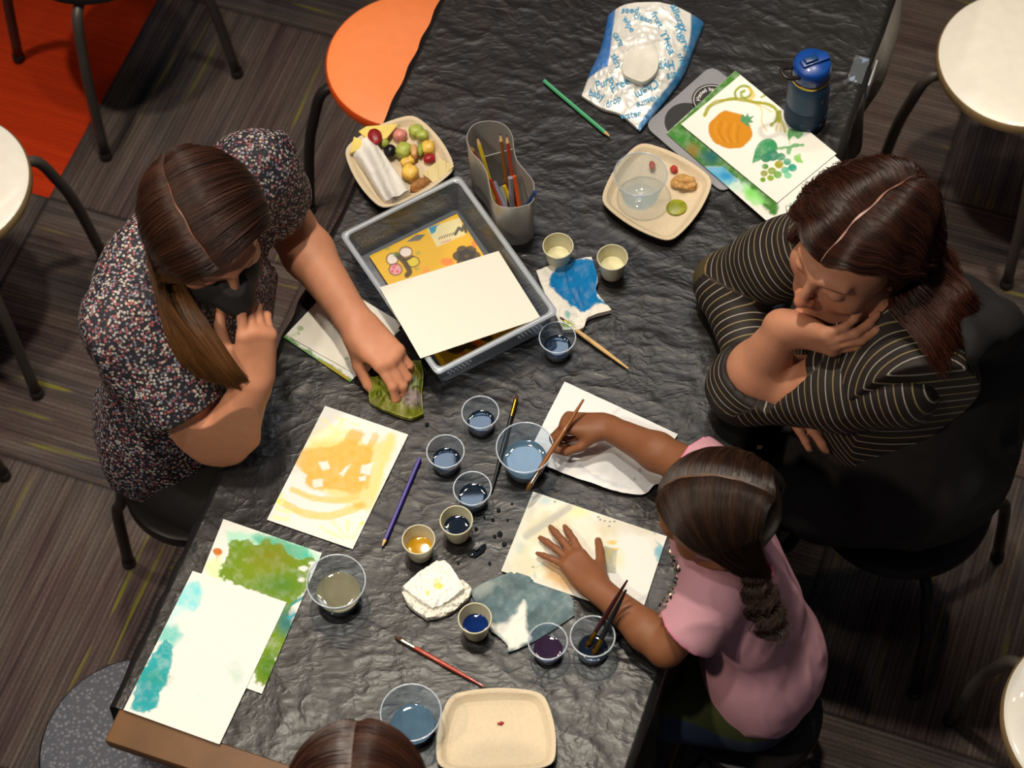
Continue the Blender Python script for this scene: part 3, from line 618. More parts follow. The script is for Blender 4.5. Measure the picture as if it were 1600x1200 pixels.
# ------------------------------------------------------------------ cups
M['clear'] = clear_plastic('clear_cup_plastic', dens=.05); M['clear_rim'] = clear_plastic('clear_cup_rim', tint=(.85, .92, 1), dens=.42, gloss=1.2, rough=.15)
M['papercup'] = mat('cream_paper_cup', '#d3cfb4', .55, sss=.0, var=.02)
def liquid(name, c, rough=.03, spec=.5, alpha=1.):
    return mat(name, c, rough, spec=spec, var=.15, vscale=30, coat=.25)
M['ink_dark'] = liquid('dark_blue_paint_water', (.006, .012, .025)); M['ink_blue'] = liquid('blue_paint', (.004, .02, .12))
M['ink_yellow'] = liquid('ochre_paint', hexc('#b98a14')); M['ink_cream'] = liquid('cream_paint', hexc('#e6e0b8')); M['ink_grey'] = liquid('cloudy_rinse_water', hexc('#77745e'))
M['ink_violet'] = liquid('violet_paint_water', (.03, .015, .04)); M['ink_clear'] = liquid('pale_blue_water', hexc('#4a6478'))
def cup_shape(kind):
    if kind == 'paper': return .0185, .0258, .050, .0007
    if kind == 'small': return .0215, .0305, .046, .0006
    return .0300, .0462, .070, .0007
def make_cup(name, label, kind, px, py, liq, lev, group=None, z=None, liqscale=None):
    """px,py: centre of the rim in the photo"""
    rb, rt, h, th = cup_shape(kind); z = ZB-.0006 if z is None else z
    q = P(px, py, z+h); t = thing(name, label, 'cup', (q.x, q.y, z), 0, group)
    bm_ = 'papercup' if kind == 'paper' else 'clear'
    rr = lambda zz: rb+(rt-rb)*zz/h
    prof = [(.0005, .0015), (rb-.002, .0015), (rb-.0006, .0002), (rb, .0006)]+[(rr(h*k/10), h*k/10) for k in range(1, 11)]+[(rt-th, h)]+[(rr(h*k/10)-th, h*k/10) for k in range(9, 0, -1)]+[(rb-th-.001, .003), (.0005, .0025)]
    V, F = g_lathe(prof, 56); obj('cup_body', V, F, M[bm_], t, sharp=60)
    rad = .0011 if kind == 'paper' else .0013
    V, F = g_lathe([(rt+rad*math.cos(a), h+rad*math.sin(a)) for a in np.linspace(0, 2*PI, 11)], 64); obj('rolled_rim', V, F, M['papercup' if kind == 'paper' else 'clear_rim'], t)
    if liq:
        zl = h*lev; r = rr(zl)-th-.0004
        V, F = g_lathe([(.0004, .0034), (rb-th-.0016, .0034), (r-.0002, zl+.0010), (r-.0008, zl+.0005), (r-.0022, zl+.0001), (r*.7, zl), (.0004, zl)], 56)
        obj('paint_water', V, F, M[liq], t)
    return t
CG = 'cups on the black sheet'
make_cup('paper_cup', 'cream paper cup of pale paint by the pencil holder', 'paper', 872, 384, 'ink_cream', .35)
make_cup('paper_cup', 'cream paper cup of pale paint right of the blue stained napkin', 'paper', 957, 402, 'ink_cream', .42)
make_cup('paper_cup', 'cream paper cup holding dark blue paint, touching a clear cup', 'paper', 713, 813, 'ink_dark', .5)
make_cup('paper_cup', 'cream paper cup holding ochre yellow paint', 'paper', 654, 843, 'ink_yellow', .38)
make_cup('paper_cup', 'cream paper cup holding bright blue paint beside the crumpled white napkin', 'paper', 742, 966, 'ink_blue', .42)
make_cup('plastic_cup', 'small clear cup of dark water by the tray corner', 'small', 871, 527, 'ink_dark', .32)
make_cup('plastic_cup', 'small clear cup of dark water, highest of the three in the middle cluster', 'small', 750.5, 644, 'ink_dark', .28)
make_cup('plastic_cup', 'small clear cup of dark water just above the purple pencil end', 'small', 696, 705, 'ink_dark', .33)
make_cup('plastic_cup', 'small clear cup of dark water touching the paper cup of dark blue', 'small', 738, 763, 'ink_dark', .38)
make_cup('plastic_cup', 'small clear cup with violet tinted water before the wet grey painting', 'small', 856, 1002, 'ink_violet', .3)
make_cup('plastic_cup', 'large clear cup of pale blue rinse water under the dipping brush', 'large', 820, 699, 'ink_clear', .42)
make_cup('plastic_cup', 'large clear cup of cloudy grey water at the green painting corner', 'large', 525, 908, 'ink_grey', .40)
make_cup('plastic_cup', 'large clear cup of water at the bottom edge left of the empty plate', 'large', 642, 1113, 'ink_clear', .30)
brush_cup = make_cup('plastic_cup', 'clear cup holding two dark brushes beside the near forearm of the girl', 'small', 926, 994, 'ink_dark', .14)
brush_cup.scale = (1.13, 1.13, 1.25); _q = P(926, 994, ZB+.0575); brush_cup.location = (_q.x, _q.y, ZB-.0006)

# droplets and puddle
M['drop'] = mat('paint_water_drop', (.008, .011, .016), .03, coat=1.)
def drop_mesh(r):
    return g_lathe([(r, 0), (r*.93, r*.25), (r*.6, r*.48), (r*.02, r*.55)], 20)
for x, y, r in ((779, 797, .0034), (770, 812, .003), (781, 834, .0045), (773, 838, .003), (788, 850, .004), (744, 826, .003), (735, 842, .003), (765, 880, .0025), (667, 663, .0035), (716, 880, .002), (800, 787, .002), (757, 808, .0018), (793, 812, .002)):
    V, F = drop_mesh(r); q = P(x, y, ZB-.0008); t = obj('water_drop', V, F, M['drop']); t.location = q
    meta(t, 'small dark water drop spilled on the black sheet', 'drop', 'water drops spilled around the cups')
pts = [(729, 862), (735, 859), (741, 861), (748, 858), (753, 851), (759, 849), (760, 854), (757, 861), (750, 867), (742, 871), (733, 869)]
W = [np.array(P(x, y, ZB-.0006)) for x, y in pts]; cen = np.mean(W, axis=0); V = []
for k, (s, dz) in enumerate(((1.0, 0), (.93, .0012), (.7, .0022), (.3, .0026))): V += [tuple(cen+(q-cen)*s+np.array([0, 0, dz])) for q in W]
n = len(pts); F = [(k*n+i, (k+1)*n+i, (k+1)*n+(i+1) % n, k*n+(i+1) % n) for k in range(3) for i in range(n)]+[tuple(range(3*n, 4*n))]
meta(obj('water_puddle', V, F, M['drop']), 'small glossy dark puddle on the black sheet below the paper cups', 'puddle')

# ------------------------------------------------------------------ pencils and brushes
def lac(name, c, **k): M[name] = mat(name, c, .35, coat=.3, var=.03, **k)
lac('lacquer_green', '#4fae7c'); lac('lacquer_purple', '#3a2a86'); lac('lacquer_red', '#a83a22'); lac('lacquer_brown', '#8a5426'); lac('lacquer_black', '#16161c'); lac('lacquer_darkred', '#3a1416'); lac('lacquer_yellow', '#e6c52c'); lac('lacquer_orange', '#d2581f'); lac('lacquer_grey', '#8e8ea0'); lac('lacquer_blue', '#20407a')
M['bare_wood'] = mat('bare_wood', '#d6b077', .6, var=.12, vscale=60); M['ferrule'] = mat('metal_ferrule', '#c9c2ae', .25, metal=1.); M['gold_ferrule'] = mat('brass_ferrule', '#d9a73a', .25, metal=1.)
M['bristle'] = mat('brown_bristles', '#4a2f18', .7); M['bristle_wet'] = mat('wet_bristles', '#5a3a10', .4)
def seg_tube(A, B, segs, n=12):
    """segs: (t0, t1, r0, r1)"""
    A = Vector(A); B = Vector(B)
    return A, B
def rod(parent, name, A, B, t0, t1, r0, r1, m, n=12, label=None, mid=None):
    A = Vector(A); B = Vector(B); k = 6 if mid else 2
    ts = np.linspace(t0, t1, k); rs = [r0+(r1-r0)*(i/(k-1)) + (mid*math.sin(PI*i/(k-1)) if mid else 0) for i in range(k)]
    V, F = g_tube([tuple(A.lerp(B, float(t))) for t in ts], 0, n, rs=rs)
    o = obj(name, V, F, m, parent, world=True, sharp=35)
    if label: o['label'] = label
    return o
def pencil(label, A, B, m, lead, r=.0036, L=None):
    """A = blunt end, B = point"""
    t = thing('coloured_pencil', label, 'pencil', tuple(Vector(A).lerp(Vector(B), .5)))
    L = (Vector(B)-Vector(A)).length; c = 1-.016/L; e = 1-.0045/L
    rod(t, 'barrel', A, B, 0, c, r, r, m, 6); rod(t, 'wood_cone', A, B, c, e, r*.97, r*.34, M['bare_wood'], 12); rod(t, 'lead_tip', A, B, e, 1, r*.34, r*.06, lead, 10)
    return t
zp = ZB+.0032
pencil('mint green coloured pencil lying alone beside the wipes bag', P(850, 126, zp), P(955, 215, zp), M['lacquer_green'], mat('green_lead', '#1d5f4a', .6))
pencil('purple coloured pencil lying beside the orange painting', P(656, 716, zp), P(596, 857, zp), M['lacquer_purple'], mat('violet_lead', '#1a1450', .6))
def brush(label, A, B, hm, fm, bm_, r=.0035, lf=.024, lb=.014, flat=1., kind='paint_brush'):
    """A = handle end, B = bristle tip"""
    t = thing(kind, label, 'brush', tuple(Vector(A).lerp(Vector(B), .5))); L = (Vector(B)-Vector(A)).length; f0 = 1-(lf+lb)/L; f1 = 1-lb/L
    rod(t, 'handle', A, B, 0, f0, r*.45, r, hm, 12, mid=r*.35); rod(t, 'ferrule', A, B, f0, f1, r, r*1.05, fm, 14); rod(t, 'bristles', A, B, f1, 1, r*1.1, r*.25, bm_, 12, mid=r*.3)
    return t
brush('paint brush with rust red handle lying between the napkin and the empty plate', P(757, 1073, zp), P(616, 994, zp), M['lacquer_red'], M['ferrule'], M['bristle'], r=.0033, lf=.024)
brush('paint brush with black handle and brass ferrule lying behind the rinse cup', P(768, 768, zp), P(808, 616, zp+.001), M['lacquer_black'], M['gold_ferrule'], M['bristle'], r=.0035, lf=.032, lb=.012)
brush('wooden brush handle reaching out from under the stained napkin', P(982, 576, zp), P(872, 495, zp+.004), M['bare_wood'], M['gold_ferrule'], M['bristle'], r=.0036)
b0 = Vector(brush_cup.location)
brush('dark red brush standing in the clear cup', P(980, 907, ZB+.135), b0+Vector((-.010, .004, .006)), M['lacquer_darkred'], M['gold_ferrule'], M['bristle_wet'], r=.0036)
brush('black brush leaning beside the dark red one in the clear cup', P(978, 922, ZB+.128), b0+Vector((.000, -.010, .006)), M['lacquer_black'], M['gold_ferrule'], M['bristle_wet'], r=.0042)

# ------------------------------------------------------------------ pencil holder
M['frost'] = clear_plastic('frosted_grey_plastic', tint=(.80, .80, .80), dens=.55, rough=.35)
def frost():
    m = N('frosted_pencil_holder'); b = m.b; m.l(m.ramp(m.noise(m.coord(), 8), [(.3, hexc('#a3a3a0')), (.7, hexc('#b3b2ae'))]), b.inputs['Base Color'])
    b.inputs['Roughness'].default_value = .4; b.inputs['Transmission Weight'].default_value = .25; b.inputs['Alpha'].default_value = .82; return m.m
M['frost'] = frost()
HZ = .125
ol = [(915, 240), (920, 190), (960, 135), (1030, 113), (1110, 118), (1170, 150), (1205, 210), (1215, 290), (1235, 360), (1290, 430), (1335, 490), (1342, 560), (1335, 610), (1300, 640), (1210, 660), (1110, 645), (1070, 590), (1050, 490), (1035, 430), (1000, 370), (945, 310)]
pl = [(x/4+500, y/4+160) for x, y in ol]
W = np.array([P(x, y, ZB+HZ)[:] for x, y in pl]); Wc = np.vstack([W, W[:1]]); W = catmull(list(Wc), 120)[:-1]; cen = W.mean(0)
ph = thing('pencil_holder', 'frosted grey two lobed plastic holder full of coloured pencils', 'pencil holder', (cen[0], cen[1], ZB-.0006))
Wl = W-cen; n = len(W); V = []
def ringz(s, z, inset=0):
    nrm = np.roll(Wl, -1, 0)-np.roll(Wl, 1, 0); nn = np.stack([nrm[:, 1], -nrm[:, 0]], 1); nn /= np.linalg.norm(nn, axis=1, keepdims=True)
    sgn = np.sign(np.sum(nn*Wl[:, :2])); q = Wl[:, :2]*s-nn*sgn*inset; return [(a, b, z) for a, b in q]
for s, z, i in ((.05, .0, 0), (.92, 0, 0), (.935, .002, 0), (.955, .05, 0), (.985, .10, 0), (1., HZ-.001, 0), (1., HZ, .0003), (1, HZ, .0017), (1, HZ-.001, .002), (.955, .05, .002), (.935, .004, .002), (.05, .003, 0)): V += ringz(s, z, i)
F = [(k*n+i, k*n+(i+1) % n, (k+1)*n+(i+1) % n, (k+1)*n+i) for k in range(11) for i in range(n)]
obj('holder_body', V, F, M['frost'], ph, sharp=50)
a = np.array(P(1010/4+500, 340/4+160, ZB+.098)[:])-cen; b = np.array(P(1210/4+500, 285/4+160, ZB+.098)[:])-cen; mid = (a+b)/2; dv = b-a
V, F = g_box(float(np.hypot(dv[0], dv[1]))*.93, .002, .094, (mid[0], mid[1], .050), Matrix.Rotation(math.atan2(dv[1], dv[0]), 3, 'Z')); obj('divider', V, F, M['frost'], ph, smooth=False)
def inp(px, py, z0): return P(px, py, z0)
lob2 = P(1190/4+500, 560/4+160, ZB+HZ); lob1 = P(1060/4+500, 225/4+160, ZB+HZ)
def stand(label, tip_px, tip_h, foot, m, lead, up=True, r=.0036):
    T = P(tip_px[0], tip_px[1], ZB+tip_h); B = Vector((foot[0], foot[1], ZB+.006))
    return pencil(label, B, T, m, lead, r) if up else pencil(label, T, B, m, lead, r)
ld = M['lacquer_darkred']
zz = lambda x, y: (x/4+500, y/4+160)
stand('yellow pencil standing point up in the pencil holder', zz(980, 212), .150, (lob2.x-.022, lob2.y+.045), M['lacquer_yellow'], ld)
stand('brown pencil standing point up, left of two together in the holder', zz(1125, 190), .165, (lob2.x-.001, lob2.y+.03), M['lacquer_brown'], ld)
stand('rust red pencil standing point up, right of two together in the holder', zz(1165, 200), .163, (lob2.x+.012, lob2.y+.02), M['lacquer_red'], ld)
stand('orange crayon at the left wall of the pencil holder', zz(935, 268), .120, (lob1.x-.005, lob1.y-.010), M['lacquer_orange'], M['lacquer_orange'], True, .0042)
stand('blue pencil end poking over the right rim of the holder', zz(1345, 560), .135, (lob2.x-.008, lob2.y-.005), M['lacquer_blue'], ld, False)
stand('red pencil low against the left wall of the holder', zz(1065, 480), .095, (lob2.x+.0, lob2.y-.014), M['lacquer_red'], M['lacquer_yellow'], False)
stand('grey marker leaning in the holder', zz(1085, 500), .085, (lob2.x+.010, lob2.y-.012), M['lacquer_grey'], M['lacquer_darkred'], False, .006)
stand('pale violet marker standing in the holder', zz(1190, 470), .105, (lob2.x+.002, lob2.y+.016), M['lacquer_grey'], M['lacquer_purple'], False, .005)
stand('orange pencil leaning on the right side inside the holder', zz(1215, 460), .115, (lob2.x+.020, lob2.y-.004), M['lacquer_orange'], M['lacquer_yellow'], False)
stand('short yellow crayon inside the holder', zz(1150, 520), .075, (lob2.x+.018, lob2.y+.006), M['lacquer_yellow'], M['lacquer_green'], False, .004)

# ------------------------------------------------------------------ perforated tray with card pack and blank sheet
M['traym'] = clear_plastic('translucent_tray_plastic', tint=(.66, .70, .76), dens=.10, rough=.25)
M['trayrim'] = clear_plastic('tray_rim_plastic', tint=(.62, .70, .80), dens=.40, rough=.2, gloss=1.)
TH = .072
rc = [(530, 365), (717, 272), (873, 488), (682, 585)]
RW = np.array([P(x, y, ZB+TH)[:] for x, y in rc]); tc_ = RW.mean(0)
tray = thing('storage_tray', 'translucent grey perforated plastic tray with yellow card and blank sheet inside', 'tray', (tc_[0], tc_[1], ZB-.0006))
R4 = RW-tc_; R4[:, 2] = 0
def corner_ring(s_in, z, rad=.012, k=5):
    """rounded rectangle: corners moved inwards by s_in metres"""
    out = []
    for i in range(4):
        p = R4[i]; a = R4[i-1]-p; b = R4[(i+1) % 4]-p; a = a/np.linalg.norm(a); b = b/np.linalg.norm(b)
        c = p+(a+b)*s_in
        p0 = c+a*rad; p1 = c+b*rad
        for t in np.linspace(0, 1, k): q = (1-t)**2*p0+2*t*(1-t)*c+t*t*p1; out.append((q[0], q[1], z))
    return out
def rings_obj(name, rings, m, parent, cap0=False, cap1=False, sharp=45):
    V = []; n = len(rings[0])
    for r_ in rings: V += r_
    F = [(k*n+i, (k+1)*n+i, (k+1)*n+(i+1) % n, k*n+(i+1) % n) for k in range(len(rings)-1) for i in range(n)]
    if cap0: F.append(tuple(range(n)))
    if cap1: F.append(tuple(reversed(range((len(rings)-1)*n, len(rings)*n))))
    return obj(name, V, F, m, parent, sharp=sharp)
rings_obj('rim', [corner_ring(.009, TH-.004), corner_ring(0, TH-.006), corner_ring(-.0004, TH-.001), corner_ring(.0015, TH+.001), corner_ring(.0075, TH+.001), corner_ring(.0095, TH-.001), corner_ring(.009, TH-.004)], M['trayrim'], tray)
rings_obj('base', [corner_ring(.018, .0005), corner_ring(.018, .003)], M['traym'], tray, True, True)
# four perforated walls, each a lattice of cells with real holes
for i in range(4):
    p, q = R4[i], R4[(i+1) % 4]; e = (q-p)/np.linalg.norm(q-p); nrm = np.array([-e[1], e[0], 0]); 
    if np.dot(nrm, -(p+q)/2) < 0: nrm = -nrm
    A = p+nrm*.007+e*.009; L = np.linalg.norm(q-p)-.018
    nx = int(L/.0036); nz = 14; V = []; F = []
    for th in (0, .0016):
        for b in range(nz+1):
            zc = .002+(TH-.006)*b/nz; ins = .010*(1-b/nz)+th
            for a in range(nx+1): x = A+e*(L*a/nx)*(1-.02*(1-b/nz))+nrm*ins; V.append((x[0], x[1], zc))
    S = (nx+1)*(nz+1)
    def hole(a, b):
        t = a/nx; grp = (t < .30 or t > .70)
        return grp and 4 <= b <= 11 and a % 2 == (b//2) % 2 and b % 2 == 1 and 3 < a < nx-4
    for b in range(nz):
        for a in range(nx):
            if hole(a, b):
                c = [b*(nx+1)+a, b*(nx+1)+a+1, (b+1)*(nx+1)+a+1, (b+1)*(nx+1)+a]
                for j in range(4): F.append((c[j], c[(j+1) % 4], c[(j+1) % 4]+S, c[j]+S))
                continue
            c = (b*(nx+1)+a, b*(nx+1)+a+1, (b+1)*(nx+1)+a+1, (b+1)*(nx+1)+a); F.append(c); F.append(tuple(S+v for v in reversed(c)))
    obj('perforated_wall', V, F, M['traym'], tray, smooth=False)
def paint_card(p):
    p.nz *= .6
    p.poly([(635, 378), (650, 367), (665, 366), (655, 376)], '#5d6164', alpha=1, soft=.7, rough=.2)
    # sticker
    p.poly([(667, 357), (718, 340), (728, 366), (683, 386)], '#e2d6a2', alpha=1, soft=.8, rough=.2, tex=0)
    p.poly([(669, 356), (688, 350), (682, 354), (680, 362), (674, 366)], '#2d8fb4', alpha=1, soft=.8, rough=1.2, tex=0)
    p.line([(711, 366), (717, 356), (722, 360), (725, 352), (728, 362)], 5, '#1c1c20', smooth=False, soft=.8, rough=1, tex=0)
    for k in range(6): p.line([(686+k*4, 374-k*1.3), (688+k*4, 370-k*1.3)], 1.6, '#5a4a5a', soft=.6, rough=.2)
    for k in range(4): p.line([(690+k*4, 380-k*1.3), (692+k*4, 378-k*1.3)], 1.4, '#c45a9a', soft=.6, rough=.2)
    # butterfly
    for x, y, r, ry, c in ((613, 405, 8, 8, '#efe6dc'), (634, 394, 9, 7, '#efe3dc'), (618, 421, 9, 8, '#e8a5b0'), (645, 409, 9, 7, '#e4cf3a')):
        p.dot(x, y, r+2, '#6a3c1c', ry=ry+2, soft=1, rough=.5, tex=0); p.dot(x, y, r, c, ry=ry, soft=.8, rough=.8, tex=0)
    for x, y in ((615, 418), (621, 424), (613, 424), (618, 414)): p.dot(x, y, 2, '#d8305a', soft=.8, rough=1)
    p.line([(620, 398), (632, 410), (640, 424), (636, 430)], 8, '#141210', soft=.8, rough=1, tex=0); p.line([(631, 405), (639, 404), (645, 400)], 4, '#1c1814', soft=.8)
    for x, y in ((653, 395), (605, 388), (618, 397), (651, 420)): p.dot(x, y, 3.5, '#6a9a3a', ry=2.5, alpha=.7, soft=2, rough=3)
    # dark flower
    for k in range(6): a = k*PI/3; p.dot(729+13*math.cos(a), 400+10*math.sin(a), 9, '#241f1c', ry=7.5, soft=.8, rough=.3, tex=0)
    p.dot(729, 400, 13, '#241f1c', ry=10, soft=.8, rough=.2, tex=0)
    p.dot(700, 409, 10, '#ee7a34', ry=6, alpha=.9, soft=2, rough=4); p.dot(666, 425, 6, '#ef9a3a', ry=8, alpha=.8, soft=2, rough=3); p.dot(741, 380, 4, '#ee7a34', ry=6, alpha=.8, soft=1.5); p.dot(667, 430, 4, '#222222', ry=2)
    for x, y, r in ((712, 545, 14), (735, 540, 11), (760, 528, 10)): p.dot(x, y, r, '#1c1612', ry=r*.6, soft=1, rough=2, tex=0)
    for x, y in ((728, 555), (755, 543), (745, 535)): p.dot(x, y, 8, '#f0602c', ry=4, alpha=.9, soft=1.5, rough=4)
sheet('craft_card', 'bright yellow printed craft card with butterfly and flower shapes inside the tray', 'card', [(577, 400), (714, 334), (826, 508), (692, 574)], z=TZ+.010, base=hexc('#e4b41c'), paint=paint_card, m='card', res=1.5, thick=.003)
def paint_blank(p): p.dot(835, 440, 12, '#efdcb0', ry=70, alpha=.35, soft=14, rough=2)
sheet('drawing_sheet', 'blank cream sheet lying across the translucent tray', 'paper', [(593, 449), (779, 392), (845, 497), (657, 560)], zs=[ZB+TH+.0052, ZB+.046, ZB+.046, ZB+TH+.0052], base=(.84, .81, .72), lift=lambda u, v: -.006*np.sin(PI*u)*0, res=.5)

# ------------------------------------------------------------------ plates with food
M['plate'] = mat('pressed_fibre', '#d9c8ab', .8, var=.04, vscale=200)
def plate(label, corners, bulge, zr=.019, inner=.016):
    C = np.array([P(x, y, ZB+zr)[:] for x, y in corners]); cen = C.mean(0); C = C-cen; C[:, 2] = 0
    pts = []
    for i in range(4):
        a, b = C[i], C[(i+1) % 4]; mid = (a+b)/2; out = mid/np.linalg.norm(mid); L = np.linalg.norm(b-a)
        for t in np.linspace(0, 1, 17)[:-1]:
            q = a+(b-a)*t+out*bulge*4*t*(1-t); pts.append(q)
    pts = np.array(pts)
    for _ in range(3): pts = (np.roll(pts, 1, 0)+2*pts+np.roll(pts, -1, 0))/4
    r = np.linalg.norm(pts, axis=1, keepdims=True)
    ring = lambda ins, z: [(a, b, z) for a, b, _ in pts*(1-ins/r)]
    t = thing('fibre_plate', label, 'plate', (cen[0], cen[1], ZB-.0006))
    rings_obj('plate_body', [ring(.14*.5, .0), ring(inner+.012, .0), ring(.004, zr-.003), ring(0, zr-.001), ring(.0006, zr+.0006), ring(.007, zr), ring(.0085, zr-.002), ring(inner+.002, .006), ring(inner+.008, .003), ring(.06, .0028)], M['plate'], t, True, True, 50)
    return t
def blob(name, label, cat, px, py, z, rx, ry, rz, m, rot=0, lump=.12, seed=1, fr=60, group=None, tilt=0, flat=0):
    bm = bmesh.new(); bmesh.ops.create_icosphere(bm, subdivisions=4, radius=1); V = np.array([v.co[:] for v in bm.verts]); F = [[v.index for v in f.verts] for f in bm.faces]; bm.free()
    d = 1+lump*(noise3(V*2.2+seed, seed)*2-1)
    V = V*d[:, None]
    if flat: V = np.sign(V)*np.abs(V)**(1-flat)
    V = V*np.array([rx, ry, rz])
    Rm = np.array(Matrix.Rotation(rot, 3, 'Z') @ Matrix.Rotation(tilt, 3, 'X')); V = V@Rm.T; V[:, 2] -= V[:, 2].min()
    q = P(px, py, z+rz); o = obj(name, V, F, m); o.location = (q.x, q.y, z)
    return meta(o, label, cat, group)
def food(n_, c, **k):
    if n_ not in M: M[n_] = mat(n_, c, k.pop('rough', .35), sss=k.pop('sss', .15), var=k.pop('var', .2), vscale=k.pop('vs', 90), bump=k.pop('bump', .2), **k)
    return M[n_]
plate('square fibre plate loaded with fruit, cracker and a napkin, above the tray', [(537, 232), (646, 178), (712, 264), (597, 327)], .012)
zf_ = ZB+.0024
blob('strawberry', 'dark red strawberry at the back of the fruit plate', 'strawberry', 586, 214, zf_+.012, .013, .017, .009, food('strawberry_red', '#8f1f22'), .3, seed=3)
blob('blackberry', 'blackberry amid the fruit on the loaded plate', 'blackberry', 609, 236, zf_+.006, .011, .012, .010, food('blackberry_skin', '#120f14', var=.3), .2, .2, 5)
blob('strawberry', 'pale pink halved strawberry on the fruit plate', 'strawberry', 625, 211, zf_, .013, .012, .011, food('strawberry_flesh', '#d98a80'), .4, seed=6)
for i, (x, y, a, b, h, rt) in enumerate(((650, 205, .013, .012, .011, .3), (631, 235, .015, .014, .013, 1.1), (660, 212, .011, .010, .010, 0))):
    blob('honeydew_melon_piece', ['pale green melon piece at the far side of the fruit plate', 'large green melon piece in the middle of the fruit plate', 'green melon piece next to the yellow one by the plate rim'][i], 'melon', x, y, zf_+.004*i, a, b, h, food('melon_green', '#a9b552', sss=.3), rt, .1, 10+i, flat=.25)
blob('grape', 'green grape half standing beside the orange melon slice', 'grape', 657, 234, zf_+.008, .0065, .012, .008, food('grape_green', '#9fae48', sss=.3), -.1, .05, 3)
blob('melon_slice', 'pale orange melon slice standing in the fruit', 'melon', 647, 237, zf_+.009, .006, .013, .009, food('melon_orange', '#d9a76a', sss=.3), 0, .06, 8, flat=.4)
for i, (x, y, a, b, h) in enumerate(((669, 231, .012, .013, .012), (637, 252, .013, .009, .008), (641, 270, .014, .015, .012))):
    blob('pineapple_piece', ['yellow pineapple piece by the right rim of the fruit plate', 'small yellow pineapple piece behind the largest one', 'largest yellow pineapple piece in front of the fruit'][i], 'pineapple', x, y, zf_+.002, a, b, h, food('pineapple_yellow', '#e6bd55', sss=.3), .5*i, .12, 20+i, flat=.3)
blob('strawberry', 'bright red berry piece next to the cracker', 'strawberry', 671, 248, zf_, .011, .009, .008, food('berry_red', '#a3202a'), .3, .1, 31)
M['walnut'] = food('walnut_skin', '#a3703e', rough=.7, var=.35, vs=150, bump=.8)
blob('walnut', 'brown walnut half by the rim of the fruit plate', 'walnut', 656, 289, zf_, .018, .011, .009, M['walnut'], .6, .35, 41)
def flat_piece(name, label, cat, pts, z, h, m, dz=None, paintf=None):
    W = [np.array(P(x, y, z+h)[:]) for x, y in pts]; cen = np.mean(W, 0); V = [tuple(p) for p in W]; 
    if dz: V = [(a, b, c+d) for (a, b, c), d in zip(V, dz)]
    n = len(V); V = V+[(a, b, c-h) for a, b, c in V]
    F = [tuple(range(n)), tuple(reversed(range(n, 2*n)))]+[(i, n+i, n+(i+1) % n, (i+1) % n) for i in range(n)]
    bm = bmesh.new(); vs = [bm.verts.new(v) for v in V]
    for f in F: bm.faces.new([vs[i] for i in f])
    bmesh.ops.recalc_face_normals(bm, faces=bm.faces[:]); bmesh.ops.bevel(bm, geom=bm.edges[:], offset=min(h*.25, .0006), segments=1, affect='EDGES')
    V = [v.co[:] for v in bm.verts]; bm.verts.index_update(); F = [[v.index for v in f.verts] for f in bm.faces]; bm.free()
    return meta(obj(name, V, F, m, smooth=False), label, cat)
def cracker_mat():
    m = N('cracker'); v = m.n('ShaderNodeTexVoronoi', feature='F1'); v.inputs['Scale'].default_value = 210; v.inputs['Randomness'].default_value = 0; m.l(m.coord(), v.inputs['Vector'])
    m.l(m.ramp(v.outputs['Distance'], [(.12, hexc('#8f7a45')), (.3, hexc('#dccb96'))]), m.b.inputs['Base Color']); m.b.inputs['Roughness'].default_value = .8; return m.m
flat_piece('cracker', 'square pale cracker leaning on the right rim of the fruit plate', 'cracker', [(688, 248), (710, 264), (680, 287), (660, 268)], zf_+.009, .003, cracker_mat(), dz=[.003, .009, -.002, -.006])
M['cheese'] = food('yellow_cheese', '#e3cb6a', var=.06, bump=0.)
flat_piece('cheese_slice', 'yellow cheese triangle at the far rim of the fruit plate', 'cheese', [(560, 205), (572, 197), (623, 193), (604, 216), (580, 222)], zf_+.016, .004, M['cheese'])
flat_piece('cheese_slice', 'yellow cheese triangle at the left corner of the fruit plate', 'cheese', [(553, 213), (571, 221), (560, 234), (546, 240)], zf_+.018, .004, M['cheese'])
blob('grape', 'green grape hidden between blackberry and strawberry', 'grape', 600, 222, zf_+.003, .008, .010, .008, food('grape_green', '#9fae48'), .5, .05, 4)
patch('napkin', 'white napkin rolled up along the left side of the fruit plate', 'napkin', [(548, 242), (560, 230), (578, 224), (590, 230)], [(590, 230), (610, 258), (628, 282), (642, 303)], [(602, 320), (620, 320), (642, 303)], [(548, 242), (570, 270), (585, 295), (602, 320)], lambda u, v, x, y: .003+.020*np.clip(np.sin(PI*u), 0, 1)**.6*(.55+.45*np.clip(v*6, 0, 1))+.003*np.sin(u*14+v*2)+crumple(.003, .05, 51)(u, v, x, y), (.84, .81, .76), None, m='soft_paper', res=1.2, z=zf_+.005)
plate('square fibre plate with a clear cup, walnut pieces and kiwi', [(1001, 221), (1115, 280), (1048, 378), (938, 314)], .012)
make_cup('plastic_cup', 'large empty clear cup standing on the kiwi plate', 'large', 1001, 272, None, 0, z=ZB+.0026)
blob('kiwi_slice', 'green kiwi slice on the plate in front of the walnut', 'kiwi', 1057, 324, zf_, .0185, .0165, .003, food('kiwi_flesh', '#8f9420', var=.25, vs=60), .3, .04, 7)
blob('walnut', 'cluster of walnut pieces on the kiwi plate', 'walnut', 1067, 283, zf_, .020, .015, .010, food('walnut_light', '#c99a5c', rough=.7, var=.35, vs=150, bump=.8), -.2, .55, 45)
blob('walnut', 'small walnut crumb right of the cluster on the kiwi plate', 'walnut', 1080, 290, zf_, .010, .008, .008, M['walnut_light'], .5, .5, 46)
